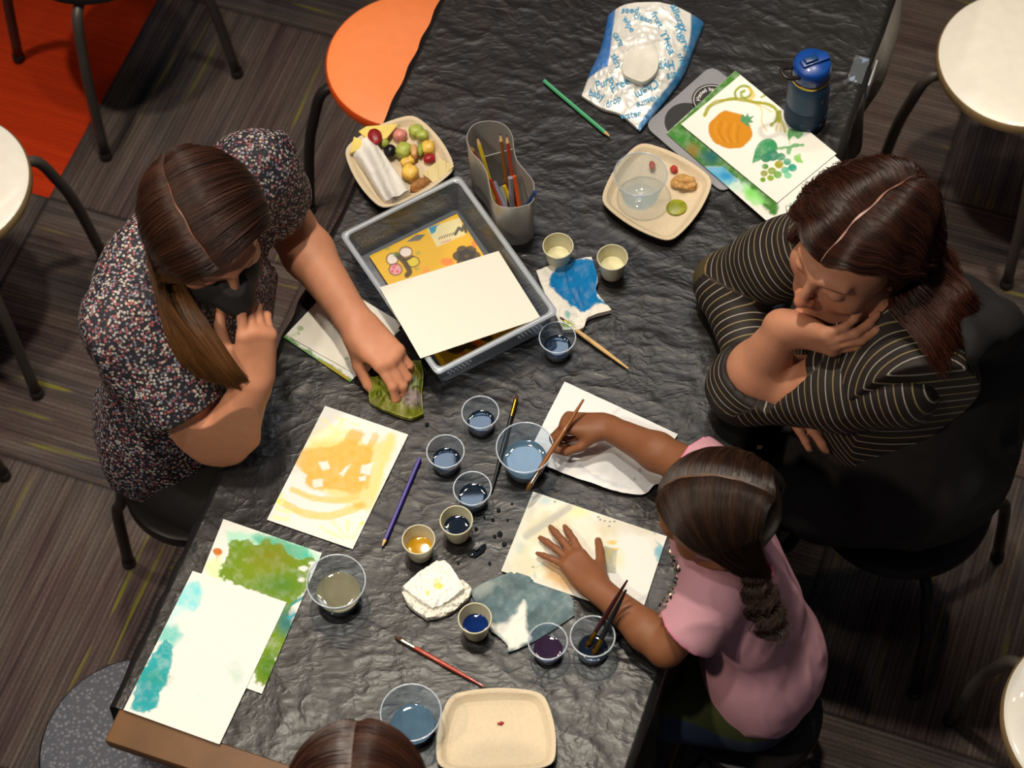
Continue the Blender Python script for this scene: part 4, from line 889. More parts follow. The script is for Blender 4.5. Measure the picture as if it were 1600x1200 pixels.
blob('strawberry', 'red berry piece on the kiwi plate beside the clear cup', 'strawberry', 1019, 258, zf_+.008, .0055, .009, .004, food('berry_red2', '#b53a30'), .1, .08, 47)
blob('strawberry', 'red berry wedge behind the walnut on the kiwi plate', 'strawberry', 1053, 264, zf_, .007, .008, .006, M['berry_red2'], .4, .2, 48)
plate('empty square fibre plate cut by the bottom edge with red specks', [(703, 1085), (849, 1082), (866, 1196), (684, 1200)], .010)
blob('berry_crumb', 'tiny red berry crumb on the empty plate', 'crumb', 782, 1130, zf_, .005, .003, .002, M['berry_red'], .1, .5, 49)

# ------------------------------------------------------------------ text helper
def text_geo(s, size, bold=False):
    cu = bpy.data.curves.new('t', 'FONT'); cu.body = s; cu.size = size; cu.align_x = 'CENTER'; cu.align_y = 'CENTER'; cu.resolution_u = 3
    if bold: cu.offset = size*.015
    o = bpy.data.objects.new('t', cu); COL.objects.link(o); dg = bpy.context.evaluated_depsgraph_get(); me = bpy.data.meshes.new_from_object(o.evaluated_get(dg))
    V = np.array([v.co[:] for v in me.vertices]) if len(me.vertices) else np.zeros((0, 3)); F = [list(p.vertices) for p in me.polygons]
    bpy.data.objects.remove(o); bpy.data.curves.remove(cu); bpy.data.meshes.remove(me); return V, F

# ------------------------------------------------------------------ wipes bag
bag = thing('wipes_packet', 'foil packet of wipes printed with blue words, white oval lid on top', 'packet', P(1000, 130, ZB))
B_top = [(950, 28), (990, 22), (1045, 25), (1100, 40)]; B_right = [(1100, 40), (1084, 80), (1062, 130), (1000, 207)]; B_left = [(950, 28), (938, 80), (922, 115), (909, 152)]; B_bot = [(909, 152), (940, 172), (970, 182), (1000, 207)]
def bag_h(u, v, x, y):
    prof = np.clip(np.sin(PI*np.clip(u, 0, 1)), 0, 1)**.55*np.clip(1-np.clip((v-.55)/.45, 0, 1)**1.6, .06, 1)
    cr = (1-np.abs(2*fbm(x*.03+y*.012, y*.045-x*.01, 61, 3)-1)); cr2 = 1-np.abs(2*fbm(x*.07, y*.06, 66, 2)-1)
    return .004+.030*prof+(.007*cr**4+.0018*cr2**3)*np.clip(prof*1.5, .2, 1)*(.3+1.0*v)
def paint_bag(p):
    p.poly([(905, 20), (962, 20), (950, 118), (918, 128), (905, 150)], '#1f6fc0', alpha=.95, soft=1.2, rough=1, tex=.1)
    p.poly([(1110, 20), (1082, 20), (1076, 75), (1052, 130), (1000, 195), (1000, 225), (1110, 110)], '#1a679c', alpha=.95, soft=1.2, rough=.8, tex=.1)
def bag_mat():
    m = N('printed_foil'); a = m.n('ShaderNodeVertexColor', layer_name='col'); m.l(a.outputs[0], m.b.inputs['Base Color']); m.b.inputs['Roughness'].default_value = .36; m.b.inputs['Metallic'].default_value = .15; m.b.inputs['Coat Weight'].default_value = .15; return m.m
M['foil'] = bag_mat()
patch('packet_body', None, None, B_top, B_right, B_bot, B_left, bag_h, (.72, .72, .70), paint_bag, 'foil', bag, res=1.0)
# lettering on the packet follows its surface
Qb, Ub, Vb_ = coons(B_top, B_right, B_bot, B_left, 120, 140)
Hb = bag_h(Ub, Vb_, Qb[..., 0], Qb[..., 1])
Qf = Qb.reshape(-1, 2); Hf = Hb.ravel()
def on_bag(px, py):
    i = np.argmin((Qf[:, 0]-px)**2+(Qf[:, 1]-py)**2); return Hf[i]
M['blue_print'] = mat('blue_print', '#3f97c4', .4); M['dark_print'] = mat('dark_print', '#1b1b1f', .5); M['white_print'] = mat('white_print', '#d8d8d8', .5)
mbt = MB()
words = [('Free', 968, 145, -25, 15), ('Chem', 1010, 150, 150, 14), ('Thea', 1042, 84, 62, 16), ('ingre', 1066, 72, 62, 16), ('water', 985, 184, -8, 12), ('Pure', 944, 140, -12, 13), ('Hypo', 1036, 118, 165, 14), ('care', 966, 78, 65, 13), ('baby', 932, 154, 22, 12), ('Nature', 1012, 166, 160, 11), ('wipe', 982, 56, 60, 12), ('clean', 1004, 48, 20, 13), ('fruit', 1026, 50, 60, 13), ('pure', 1052, 128, 155, 11), ('skin', 962, 112, 70, 13), ('drop', 958, 165, -20, 11), ('the', 1064, 104, 65, 11), ('seed', 984, 34, 10, 13), ('allergy', 1060, 44, 62, 14)]
for s_, x, y, ang, size in words:
    V, F = text_geo(s_, size*1.15, True); a = math.radians(-ang); R2 = np.array([[math.cos(a), -math.sin(a)], [math.sin(a), math.cos(a)]])
    q = (V[:, :2]@R2.T)*np.array([1, -1])+np.array([x, y])
    X = np.array([px_to_world(np.array([c]), ZB)[0]+np.array([0, 0, on_bag(c[0], c[1])+.0011]) for c in q])
    obj('printed_word', X, F, M['blue_print'], bag, smooth=False, world=True)
cz = ZB+.034
c0 = P(1001, 99, cz+.006); V = []; F = []
lid = [(983, 77), (1000, 69), (1018, 72), (1028, 84), (1028, 105), (1018, 120), (1004, 127), (987, 122), (974, 113), (974, 92)]
Wl2 = catmull([np.array(P(x, y, cz+.006)[:]) for x, y in lid]+[np.array(P(*lid[0], cz+.006)[:])], 60)[:-1]; cn = Wl2.mean(0)
rings_obj('lid', [[tuple(cn+(q-cn)*s+np.array([0, 0, z])-np.array(bag.location)) for q in Wl2] for s, z in ((1.02, -.010), (1.03, -.004), (1.0, -.0005), (.93, 0), (.86, -.001), (.2, -.001))], mat('white_lid', '#d4d2ca', .45), bag, True, True)

# ------------------------------------------------------------------ grey card with black discs
gc = thing('grey_board', 'grey rounded board with a black disc and a dark round opening, under the paintings', 'board', P(1120, 200, ZB))
oc = [(1006, 196), (1112, 102), (1240, 205), (1130, 303)]
G4 = np.array([P(x, y, ZB+.0015)[:] for x, y in oc])
def rr_ring(C, rad, z, k=8, ins=0):
    out = []; cen = C.mean(0)
    for i in range(4):
        p = C[i]; a = C[i-1]-p; b = C[(i+1) % 4]-p; a = a/np.linalg.norm(a); b = b/np.linalg.norm(b); c = p+(a+b)*ins
        for t in np.linspace(0, 1, k): q = (1-t)**2*(c+a*rad)+2*t*(1-t)*c+t*t*(c+b*rad); out.append((q[0], q[1], z))
    return [tuple(np.array(o)-np.array(gc.location)*np.array([1, 1, 1])) for o in out]
rings_obj('board', [rr_ring(G4, .022, ZB-.0004), rr_ring(G4, .022, ZB+.0026), rr_ring(G4, .022, ZB+.003, ins=.0008)], mat('grey_board_face', '#84868e', .5, var=.03), gc, True, True)
def disc_at(px, py, r, z, m, name, parent, rx=1., label=None):
    q = P(px, py, z); V, F = g_lathe([(r, -.0004), (r, .0003), (.0003, .0003)], 56, (q.x, q.y, z)); V = [((x-q.x)*rx+q.x, y, zz_) for x, y, zz_ in V]; return obj(name, V, F, m, parent, world=True, sharp=40)
M['black_gloss'] = mat('black_print_face', '#18181b', .45)
disc_at(1112, 156, .036, ZB+.0033, M['black_gloss'], 'black_disc', gc); disc_at(1073, 190, .042, ZB+.0033, M['black_gloss'], 'dark_opening', gc, rx=.95)
V, F = g_lathe([(.0330, 0), (.0330, .0003), (.0318, .0003), (.0318, 0)], 64, tuple(P(1112, 156, ZB+.0037))); obj('white_ring', V, F, M['white_print'], gc, world=True)
mbt = MB(); q0 = P(1112, 156, ZB+.0040)
for k, ch in enumerate('Hosted by hand'):
    a = math.radians(172-k*11.5); V, F = text_geo(ch, .011, True)
    if not len(V): continue
    r_ = .024; b = a-PI/2; R2 = np.array([[math.cos(b), -math.sin(b)], [math.sin(b), math.cos(b)]]); q = V[:, :2]@R2.T
    mbt.add([(q0.x+r_*math.cos(a)+x, q0.y+r_*math.sin(a)+y, q0.z) for x, y in q], F)
mbt.obj('ring_lettering', M['white_print'], gc, smooth=False, world=True)

# ------------------------------------------------------------------ blue bottle
M['bottle_b'] = mat('blue_powder_coat', '#1d4468', .5, var=.05); M['bottle_d'] = mat('dark_blue_silicone', '#16324e', .7); M['bottle_cap'] = mat('royal_blue_plastic', '#0d3f8e', .35, coat=.2); M['band'] = mat('brass_band', '#b99a3c', .25, metal=1.)
bz = ZB-.0006; q = P(1270, 96, bz+.165); bt = thing('water_bottle', 'blue insulated water bottle with flip straw lid at the far right of the table', 'bottle', (q.x, q.y, bz), .35)
V, F = g_lathe([(.001, 0), (.036, 0), (.0385, .003), (.0385, .052), (.0375, .055)], 56); obj('silicone_boot', V, F, M['bottle_d'], bt, sharp=50)
V, F = g_lathe([(.0372, .052), (.0374, .100), (.0365, .116), (.034, .124), (.001, .124)], 56); obj('bottle_body', V, F, M['bottle_b'], bt, sharp=50)
V, F = g_lathe([(.0342, .1235), (.0352, .125), (.0352, .129), (.0335, .130)], 56); obj('brass_band', V, F, M['band'], bt, sharp=50)
V, F = g_lathe([(.0320, .128), (.0338, .132), (.0340, .150), (.0325, .160), (.029, .1645), (.001, .166)], 56); cp = obj('lid', V, F, M['bottle_cap'], bt, sharp=50)
V, F = g_box(.052, .018, .006, (.004, 0, .168), bev=.0025); obj('straw_channel', V, F, M['bottle_cap'], cp, sharp=40)
V, F = g_box(.024, .013, .008, (-.004, 0, .173), bev=.002); obj('flip_spout', V, F, mat('spout_blue', '#123a6e', .3), cp, sharp=40)
V, F = g_tube(catmull([(-.030, -.012, .150), (-.052, -.012, .158), (-.058, 0, .160), (-.052, .012, .158), (-.030, .012, .150)], 20), .0045, 10); obj('carry_loop', V, F, M['black_steel'], bt)
mbt = MB()
for a in range(10):
    for k, zc in enumerate((.018, .030)):
        an = 2*PI*a/10+.3*k; V, F = g_box(.006, .0014, .005, (.0386*math.cos(an), .0386*math.sin(an), zc), Matrix.Rotation(an+PI/2, 3, 'Z')); mbt.add(V, F)
mbt.obj('boot_dimples', M['bottle_b'], bt, smooth=False)
bolt = [(0, .9), (-.45, -.05), (-.05, -.05), (-.2, -.9), (.5, .2), (.08, .2), (.3, .9)]; V = []
for x, y in bolt: an = -PI/2+.55-.35+x*.007/.0376; V.append((.0379*math.cos(an), .0379*math.sin(an), .088+y*.010))
obj('bolt_mark', V, [tuple(range(len(V)))], mat('grey_mark', '#8a8f98', .4), bt, smooth=False)

# ------------------------------------------------------------------ clear clip on the table edge
q = tab(TW, .185, TZ+.001); ck = thing('tablecloth_clip', 'clear plastic clip holding the black sheet on the right table edge', 'clip', tuple(q), TROT)
V, F = g_box(.062, .028, .003, (0, .010, .004), bev=.001); obj('top_jaw', V, F, M['clear'], ck, sharp=40)
V, F = g_box(.062, .003, .040, (0, -.0165, -.014), bev=.001); obj('outer_jaw', V, F, M['trayrim'], ck, sharp=40)
# ------------------------------------------------------------------ people: smooth-blended limbs sampled on a grid and meshed as one skin
A3 = lambda v: np.array(tuple(v), float)
def J(px, py, z): return A3(P(px, py, z))
def nrm(v): v = np.asarray(v, float); return v/np.linalg.norm(v)
class Flesh:
    def __init__(s, lo, hi, h):
        s.lo = np.array(lo, float); s.h = h; s.n = np.ceil((np.array(hi)-s.lo)/h).astype(int)+1; s.D = np.full(s.n, .05, np.float32)
    def _win(s, lo, hi):
        i0 = np.clip(((lo-s.lo)/s.h).astype(int), 0, s.n-1); i1 = np.clip(((hi-s.lo)/s.h).astype(int)+2, 1, s.n)
        if np.any(i1 <= i0): return None, None
        ax = [s.lo[k]+s.h*np.arange(i0[k], i1[k], dtype=np.float32) for k in range(3)]
        G = np.stack(np.meshgrid(*ax, indexing='ij'), -1).astype(np.float32)
        return tuple(slice(a, b) for a, b in zip(i0, i1)), G
    def _put(s, sl, d, k, op):
        c = s.D[sl]
        if op == 'sub': d = -d; h = np.clip(.5-.5*(c-d)/k, 0, 1) if k else None; r = np.maximum(c, d) if not k else c+(d-c)*h+k*h*(1-h)
        else: h = np.clip(.5+.5*(c-d)/k, 0, 1) if k else None; r = np.minimum(c, d) if not k else c+(d-c)*h-k*h*(1-h)
        s.D[sl] = r
    def cone(s, a, b, ra, rb, k=.01, op='add', flat=None):
        """flat=(axis vector, factor): squash along an axis"""
        a = np.asarray(a, float); b = np.asarray(b, float); r = max(ra, rb)+max(k, .004)+.012
        sl, G = s._win(np.minimum(a, b)-r, np.maximum(a, b)+r)
        if sl is None: return s
        e = (b-a).astype(np.float32); w_ = G-a.astype(np.float32); t = np.clip((w_@e)/float(e@e+1e-12), 0, 1); v = w_-t[..., None]*e
        if flat is not None:
            f = np.asarray(flat[0], np.float32); q = v@f; v = v+(q*(flat[1]-1))[..., None]*f
        d = np.sqrt((v*v).sum(-1))-(ra+(rb-ra)*t); s._put(sl, d.astype(np.float32), k, op); return s
    def chain(s, pts, rs, k=.01, **kw):
        for i in range(len(pts)-1): s.cone(pts[i], pts[i+1], rs[i], rs[i+1], k if i else kw.get('k0', k), **{a: b for a, b in kw.items() if a != 'k0'})
        return s
    def ell(s, c, R, rad, k=.01, op='add'):
        c = np.asarray(c, float); rad = np.array(rad, np.float32); m = float(max(rad))+max(k, .004)+.012
        sl, G = s._win(c-m, c+m)
        if sl is None: return s
        q = (G-c.astype(np.float32))@np.asarray(R, np.float32); k0 = np.sqrt(((q/rad)**2).sum(-1)); k1 = np.sqrt(((q/(rad*rad))**2).sum(-1))+1e-9
        s._put(sl, (k0*(k0-1)/k1).astype(np.float32), k, op); return s
    def cut(s, p, n, soft=0):
        """remove what lies on the +n side of the plane"""
        ax = [s.lo[k]+s.h*np.arange(s.n[k], dtype=np.float32) for k in range(3)]; n = nrm(n)
        d = (ax[0]*n[0])[:, None, None]+(ax[1]*n[1])[None, :, None]+(ax[2]*n[2])[None, None, :]-float(np.dot(p, n)); s.D = np.maximum(s.D, d.astype(np.float32)); return s
    def disp(s, fun):
        """add fun(points) near the surface"""
        m = np.abs(s.D) < .03; idx = np.argwhere(m); pts = s.lo+s.h*idx; s.D[m] += fun(pts).astype(np.float32); return s
    def mesh(s):
        D = s.D; D = np.pad(D, 1, constant_values=.05); lo = s.lo-s.h; ins = D < 0
        nx, ny, nz = D.shape
        c = [(0, 0, 0), (1, 0, 0), (0, 1, 0), (1, 1, 0), (0, 0, 1), (1, 0, 1), (0, 1, 1), (1, 1, 1)]
        cnt = sum(ins[a:nx-1+a, b:ny-1+b, d:nz-1+d].astype(np.int8) for a, b, d in c); act = (cnt > 0) & (cnt < 8)
        I = np.argwhere(act); idm = np.full(act.shape, -1, np.int64); idm[act] = np.arange(len(I))
        vals = np.stack([D[I[:, 0]+a, I[:, 1]+b, I[:, 2]+d] for a, b, d in c], 1); C = np.array(c, float)
        acc = np.zeros((len(I), 3)); w_ = np.zeros(len(I))
        for i in range(8):
            for j in range(i+1, 8):
                if np.abs(C[i]-C[j]).sum() != 1: continue
                m = (vals[:, i] < 0) != (vals[:, j] < 0); t = vals[m, i]/(vals[m, i]-vals[m, j]); acc[m] += C[i]+t[:, None]*(C[j]-C[i]); w_[m] += 1
        V = lo+s.h*(I+acc/w_[:, None]); F = []
        for ax_ in range(3):
            sl0 = [slice(None)]*3; sl1 = [slice(None)]*3; sl0[ax_] = slice(0, -1); sl1[ax_] = slice(1, None)
            a = ins[tuple(sl0)]; b = ins[tuple(sl1)]; E = np.argwhere(a != b); u, v = [(1, 2), (2, 0), (0, 1)][ax_]
            E = E[(E[:, u] > 0) & (E[:, v] > 0) & (E[:, u] < D.shape[u]-1) & (E[:, v] < D.shape[v]-1)]
            def at(du, dv):
                q = E.copy(); q[:, u] -= du; q[:, v] -= dv; return idm[q[:, 0], q[:, 1], q[:, 2]]
            Q = np.stack([at(1, 1), at(0, 1), at(0, 0), at(1, 0)], 1); flip = ~a[E[:, 0], E[:, 1], E[:, 2]]; Q[flip] = Q[flip][:, ::-1]
            F.append(Q[(Q >= 0).all(1)])
        F = np.vstack(F)
        # one light smoothing pass
        nb = np.zeros_like(V); ct = np.zeros(len(V))
        for i in range(4):
            np.add.at(nb, F[:, i], V[F[:, (i+1) % 4]]); np.add.at(ct, F[:, i], 1)
        V = V*.6+.4*nb/np.maximum(ct, 1)[:, None]
        return V, F
class Head:
    def __init__(s, c, f, up=(0, 0, 1), scale=1., roll=0.):
        s.c = np.asarray(c, float); s.f = nrm(f); u = np.asarray(up, float); u = nrm(u-np.dot(u, s.f)*s.f); x = np.cross(s.f, u)
        if roll: u, x = u*math.cos(roll)+x*math.sin(roll), x*math.cos(roll)-u*math.sin(roll)
        s.u = u; s.x = x; s.R = np.stack([x, s.f, u], 1); s.k = scale
    def __call__(s, x, y, z): return s.c+s.R@(np.array([x, y, z])*s.k)
    def r(s, v): return v*s.k
def add_head(S, H, lips=True, female=True, ears=True):
    k = H.k; R = H.R; E = lambda c, r, kk=.01, op='add': S.ell(H(*c), R, [q*k for q in r], kk*k, op)
    Cn = lambda a, b, ra, rb, kk=.006, op='add': S.cone(H(*a), H(*b), ra*k, rb*k, kk*k, op)
    E((0, -.012, .022), (.074, .092, .084)); E((0, .028, -.030), (.060, .058, .072), .03); E((0, .045, -.075), (.040, .036, .034), .03)
    E((0, .070, -.096), (.017, .014, .014), .02)                                    # chin
    for s_ in (-1, 1):
        E((s_*.042, .055, -.028), (.022, .020, .020), .02)                          # cheek
        Cn((s_*.062, .005, -.055), (s_*.030, .060, -.090), .012, .012, .02)         # jaw
        Cn((s_*.012, .083, .030), (s_*.042, .070, .030), .008, .007, .014)          # brow ridge
        E((s_*.032, .092, .006), (.019, .012, .012), .010, 'sub')                   # socket
        E((s_*.031, .073, .006), (.0145, .0125, .0120), .003)                       # lidded eye
        Cn((s_*.018, .083, .003), (s_*.044, .074, .003), .0028, .0022, .002)        # lid edge
    Cn((0, .088, .022), (0, .104, -.018), .007, .0085, .012); E((0, .108, -.024), (.0105, .010, .009), .006)
    for s_ in (-1, 1): E((s_*.0105, .098, -.027), (.0075, .009, .007), .005)
    if lips:
        Cn((-.018, .084, -.052), (0, .092, -.050), .0035, .0052, .004); Cn((.018, .084, -.052), (0, .092, -.050), .0035, .0052, .004)
        Cn((-.015, .083, -.060), (0, .089, -.062), .0040, .0060, .004); Cn((.015, .083, -.060), (0, .089, -.062), .0040, .0060, .004)
    if ears:
        for s_ in (-1, 1):
            Cn((s_*.076, -.008, .022), (s_*.080, -.018, -.002), .007, .009, .004); Cn((s_*.080, -.018, .0), (s_*.074, -.006, -.030), .009, .006, .004); E((s_*.080, -.008, .0), (.004, .006, .010), .003, 'sub')
FING = [(.021, (.041, .025, .020), .0088), (.007, (.045, .029, .021), .0090), (-.007, (.042, .027, .021), .0086), (-.021, (.033, .020, .018), .0076)]
def add_hand(S, W, d, n, side, k=1., curls=None, spread=(6, 2, -3, -9), thumb=(35, 25, 15), thumb_out=40, wrist_r=.024):
    """W wrist, d towards the knuckles, n out of the palm, side: 'L'/'R'. curls: per finger (mcp, pip, dip) degrees"""
    d = nrm(d); n = nrm(np.asarray(n, float)-np.dot(n, d)*d); s_ = np.cross(d, n) if side == 'R' else np.cross(n, d)
    curls = curls or [(15, 25, 15)]*4; tips = []
    pal = W+d*.045*k
    S.cone(W-d*.01*k, W+d*.02*k, wrist_r*.95*k, .024*k, .02*k, flat=(n, 1.35))
    for off, L, r in FING:          # metacarpals as fans blended together
        base = W+s_*off*.75*k+d*.012*k; mcp = W+s_*off*k*1.02+d*(.088-abs(off-.004)*.35)*k
        S.cone(base, mcp, .0155*k, .0118*k, .014*k, flat=(n, 1.05))
        S.cone(mcp-n*.002*k, mcp-n*.0025*k+d*.001, .0098*k, .0098*k, .004*k)
    S.ell(W+d*.035*k+s_*.020*k+n*.008*k, np.stack([d, s_, n], 1), [.030*k, .016*k, .014*k], .012*k)
    S.ell(W+d*.040*k-s_*.018*k+n*.006*k, np.stack([d, s_, n], 1), [.032*k, .013*k, .012*k], .012*k)
    for i, (off, L, r) in enumerate(FING):
        p = W+s_*off*k*1.02+d*(.088-abs(off-.004)*.35)*k; sp = math.radians(spread[i]); dd = nrm(d*math.cos(sp)+s_*math.sin(sp)); ang = 0; rr = r*k
        for j in range(3):
            ang += math.radians(curls[i][j]); v = dd*math.cos(ang)+n*math.sin(ang); q = p+v*L[j]*k; r2 = rr*(.93 if j < 2 else .80)
            S.cone(p, q, rr, r2, (.0045 if j == 0 else .002)*k); p = q; rr = r2
            if j < 2: S.cone(p, p+v*.0005, rr*1.06, rr*1.06, .002*k)
        tips.append((p, v, nrm(np.cross(v, s_)), rr))
    to = math.radians(thumb_out); a = math.radians(thumb[0])
    p = W+d*.018*k+s_*.020*k+n*.006*k; v = nrm(d*math.cos(to)+s_*math.sin(to)); v = nrm(v*math.cos(a)+n*math.sin(a)); q = p+v*.045*k
    S.cone(p, q, .0145*k, .0108*k, .012*k)
    inward = nrm(d*.8-s_*.4+n*.3)
    for j, (L, r0, r1) in enumerate(((.034, .0102, .0092), (.027, .0092, .0078))):
        b = math.radians(thumb[j+1]); v = nrm(v*math.cos(b)+nrm(inward-np.dot(inward, v)*v)*math.sin(b)); p = q; q = p+v*L*k; S.cone(p, q, r0*k, r1*k, .003*k)
    return tips
def nails(tips, parent, k=1.):
    for p, v, up, r in tips:
        up = nrm(up-np.dot(up, v)*v)
        yield p, v, up, r
def lerp(a, b, t): return a+(b-a)*t
def tint(V, base, spots):
    c = np.tile(np.array(base, float), (len(V), 1))
    for p, rad, col, a in spots:
        d = np.linalg.norm((V-p)/np.asarray(rad), axis=1); w_ = (np.clip(1.3-d, 0, .6)/.6)[:, None]*a; c = c*(1-w_)+np.array(col)*w_
    return c
def skin_mat(name):
    m = N(name); a = m.n('ShaderNodeVertexColor', layer_name='col'); v = m.coord(); nz = m.noise(v, 45, 4)
    x = m.mix(.35, a.outputs[0], m.ramp(nz, [(.3, (.80, .72, .70)), (.7, (1.1, 1.05, 1.02))]), 'MULTIPLY'); m.l(x, m.b.inputs['Base Color'])
    m.b.inputs['Roughness'].default_value = .56; m.b.inputs['Subsurface Weight'].default_value = .12; m.b.inputs['Subsurface Radius'].default_value = (.012, .005, .003); m.b.inputs['Subsurface Scale'].default_value = .5
    m.b.inputs['Specular IOR Level'].default_value = .4; m.bump(m.noise(v, 500, 3), .08, .0006); return m.m
M['skin'] = skin_mat('skin')
def hair_mat(name, rough=.38):
    m = N(name); a = m.n('ShaderNodeVertexColor', layer_name='col'); m.l(a.outputs[0], m.b.inputs['Base Color']); m.b.inputs['Roughness'].default_value = rough; m.b.inputs['Specular IOR Level'].default_value = .55; return m.m
M['hair'] = hair_mat('brown_hair')
def fmesh(name, S, m, parent, col=None, attr=None):
    V, F = S.mesh(); c = col(V) if callable(col) else (None if col is None else np.tile(np.array(col), (len(V), 1)))
    o = obj(name, V, F, m, parent, col=c, world=True)
    if attr is not None:
        a = o.data.attributes.new('st', 'FLOAT', 'POINT'); a.data.foreach_set('value', attr(V).astype(np.float32))
    return o
# ---- hair: guides laid over the head from a parting, filled with a scalp sheet and many strands
def over_head(H, rad, ctr, psi0, phi0, sgn, phi1, sweep, n=9, lift=0.):
    """guide leaving the parting (psi0 along the head, phi0 across it) and running over the side of the head"""
    out = []
    for t in np.linspace(0, 1, n):
        ph = math.radians(phi0+sgn*t*phi1); ps = math.radians(psi0-sweep*t**1.3); r = 1+lift*math.sin(PI*min(1, t*1.6+.05))
        out.append(H(ctr[0]+rad[0]*r*math.cos(ps)*math.sin(ph), ctr[1]+rad[1]*r*math.sin(ps), ctr[2]+rad[2]*r*math.cos(ps)*math.cos(ph)))
    return out
def hair_lock(MBh, guides, ns, base, var=.25, rad=.0008, jit=.004, npt=26, wave=0., wl=.05, tip_col=None, seed=1, sides=3, center=None, clump=0.):
    """strands interpolated between neighbouring guides; MBh collects (V, F, C) numpy blocks"""
    rng = np.random.default_rng(seed); G = np.array([catmull(g, npt) for g in guides]); m = len(G); base = np.array(base)
    S_ = rng.random(ns)*(m-1); i = np.minimum(S_.astype(int), m-2); f = (S_-i)[:, None, None]
    Cv = G[i]*(1-f)+G[i+1]*f
    t = np.linspace(0, 1, npt)[None, :, None]
    ctr = np.asarray(center) if center is not None else G.mean((0, 1)); outv = Cv-ctr; outv /= np.linalg.norm(outv, axis=2, keepdims=True)+1e-9
    Cv = Cv+outv*(rng.random((ns, 1, 1))*jit)*np.clip(t*7+.1, 0, 1) + rng.normal(0, jit*.5, (ns, 1, 3))*t
    Lf = (1-rng.random(ns)**2*(.22 if npt > 20 else .1))[:, None]*np.linspace(0, 1, npt)[None]*(npt-1); I0 = np.minimum(Lf.astype(int), npt-2); ff = (Lf-I0)[..., None]; ar = np.arange(ns)[:, None]
    Cv = Cv[ar, I0]*(1-ff)+Cv[ar, I0+1]*ff
    if wave:
        ph = rng.random((ns, 1, 1))*1.2+ (S_[:, None, None]*2.1); L = np.cumsum(np.linalg.norm(np.diff(Cv, axis=1, prepend=Cv[:, :1]), axis=2), axis=1)[..., None]
        tan = np.gradient(Cv, axis=1); tan /= np.linalg.norm(tan, axis=2, keepdims=True)+1e-9; sd = np.cross(tan, outv)
        Cv = Cv+sd*wave*np.sin(L/wl*2*PI+ph)*t**.5+outv*wave*.6*np.cos(L/wl*2*PI+ph)*t**.5
    tan = np.gradient(Cv, axis=1); tan /= np.linalg.norm(tan, axis=2, keepdims=True)+1e-9
    a = np.cross(tan, np.array([.31, .52, .79])); a /= np.linalg.norm(a, axis=2, keepdims=True)+1e-9; b = np.cross(tan, a)
    rr = rad*(1-.55*t)
    V = np.stack([Cv+a*rr*math.cos(2*PI*q/sides)+b*rr*math.sin(2*PI*q/sides) for q in range(sides)], 2)      # ns, npt, sides, 3
    base_i = (np.arange(ns*npt).reshape(ns, npt)*sides); F = []
    for q in range(sides):
        q2 = (q+1) % sides; A = base_i[:, :-1]; B = base_i[:, 1:]; F.append(np.stack([A+q, B+q, B+q2, A+q2], -1).reshape(-1, 4))
    br = (1+var*rng.normal(0, 1, (ns, 1, 1)))*(1+.25*np.sin(S_[:, None, None]*5.3+2)); C = np.clip(base[None, None, :]*br*np.ones((ns, npt, 1)), .001, 1)
    if tip_col is not None: C = C*(1-t*0)+ (np.array(tip_col)-base)[None, None, :]*t**2*np.clip(br, .5, 1.5)  # strand colour runs from the root colour to the hair's own tip colour
    C = np.repeat(C[:, :, None, :], sides, 2)
    MBh.append((V.reshape(-1, 3), np.vstack(F), np.clip(C, 0, 1).reshape(-1, 3)))
    # sheet below the strands
    g2 = np.array([catmull([G[k][j] for k in range(m)], m*4) for j in range(npt)])       # npt, m*4, 3
    o2 = g2-ctr; o2 /= np.linalg.norm(o2, axis=2, keepdims=True)+1e-9; g2 = g2-o2*.0015
    Cc = np.ones(g2.shape)*base*.7 if tip_col is None else np.ones(g2.shape)*base*.7+(np.array(tip_col)-base)*.7*np.linspace(0, 1, npt)[:, None, None]**2
    MBh.append((g2.reshape(-1, 3), grid_faces(npt, m*4), np.clip(Cc, 0, 1).reshape(-1, 3)))
def part_line(blocks, H, rad, ctr, phi, p0, p1, col, wd=.0016, r=1.022):
    """narrow strip of scalp that shows along the parting"""
    P0 = []; t = np.linspace(0, 1, 40)
    for q in t:
        ps = math.radians(p0+(p1-p0)*q); w_ = wd*(.35+.65*math.sin(PI*min(1, q*1.1+.08)))*(1+.4*math.sin(q*37)); row = []
        for e in (-1, 0, 1):
            ph = math.radians(phi+.8*math.sin(q*23))+e*w_/rad[0]
            row.append(H(ctr[0]+rad[0]*r*math.cos(ps)*math.sin(ph), ctr[1]+rad[1]*r*math.sin(ps), ctr[2]+rad[2]*r*math.cos(ps)*math.cos(ph)))
        P0.append(row)
    P0 = np.array(P0); blocks.append((P0.reshape(-1, 3), grid_faces(40, 3), np.tile(np.array(col), (120, 1))))
def cap_shell(blocks, H, rad, ctr, base, part=None, k=.965, ymax=.42, zmin=-.35, n=40):
    """closed scalp cap just below the strands, open over the face"""
    V = []; 
    th = np.linspace(0, PI, n); ph = np.linspace(0, 2*PI, 2*n)
    T_, P_ = np.meshgrid(th, ph, indexing='ij'); x = np.sin(T_)*np.cos(P_); y = np.sin(T_)*np.sin(P_); z = np.cos(T_)
    W = H.c+(np.stack([ctr[0]+rad[0]*k*x, ctr[1]+rad[1]*k*y, ctr[2]+rad[2]*k*z], -1)*H.k)@H.R.T
    Fg = grid_faces(n, 2*n); yy = y.ravel(); zz_ = z.ravel()
    keep = [f for f in Fg if not any((yy[i] > ymax and zz_[i] < .62) or zz_[i] < -.75 or (yy[i] > .05 and zz_[i] < zmin) for i in f)]
    blocks.append((W.reshape(-1, 3), np.array(keep), np.ones((n*2*n, 3))*np.array(base)*.8))
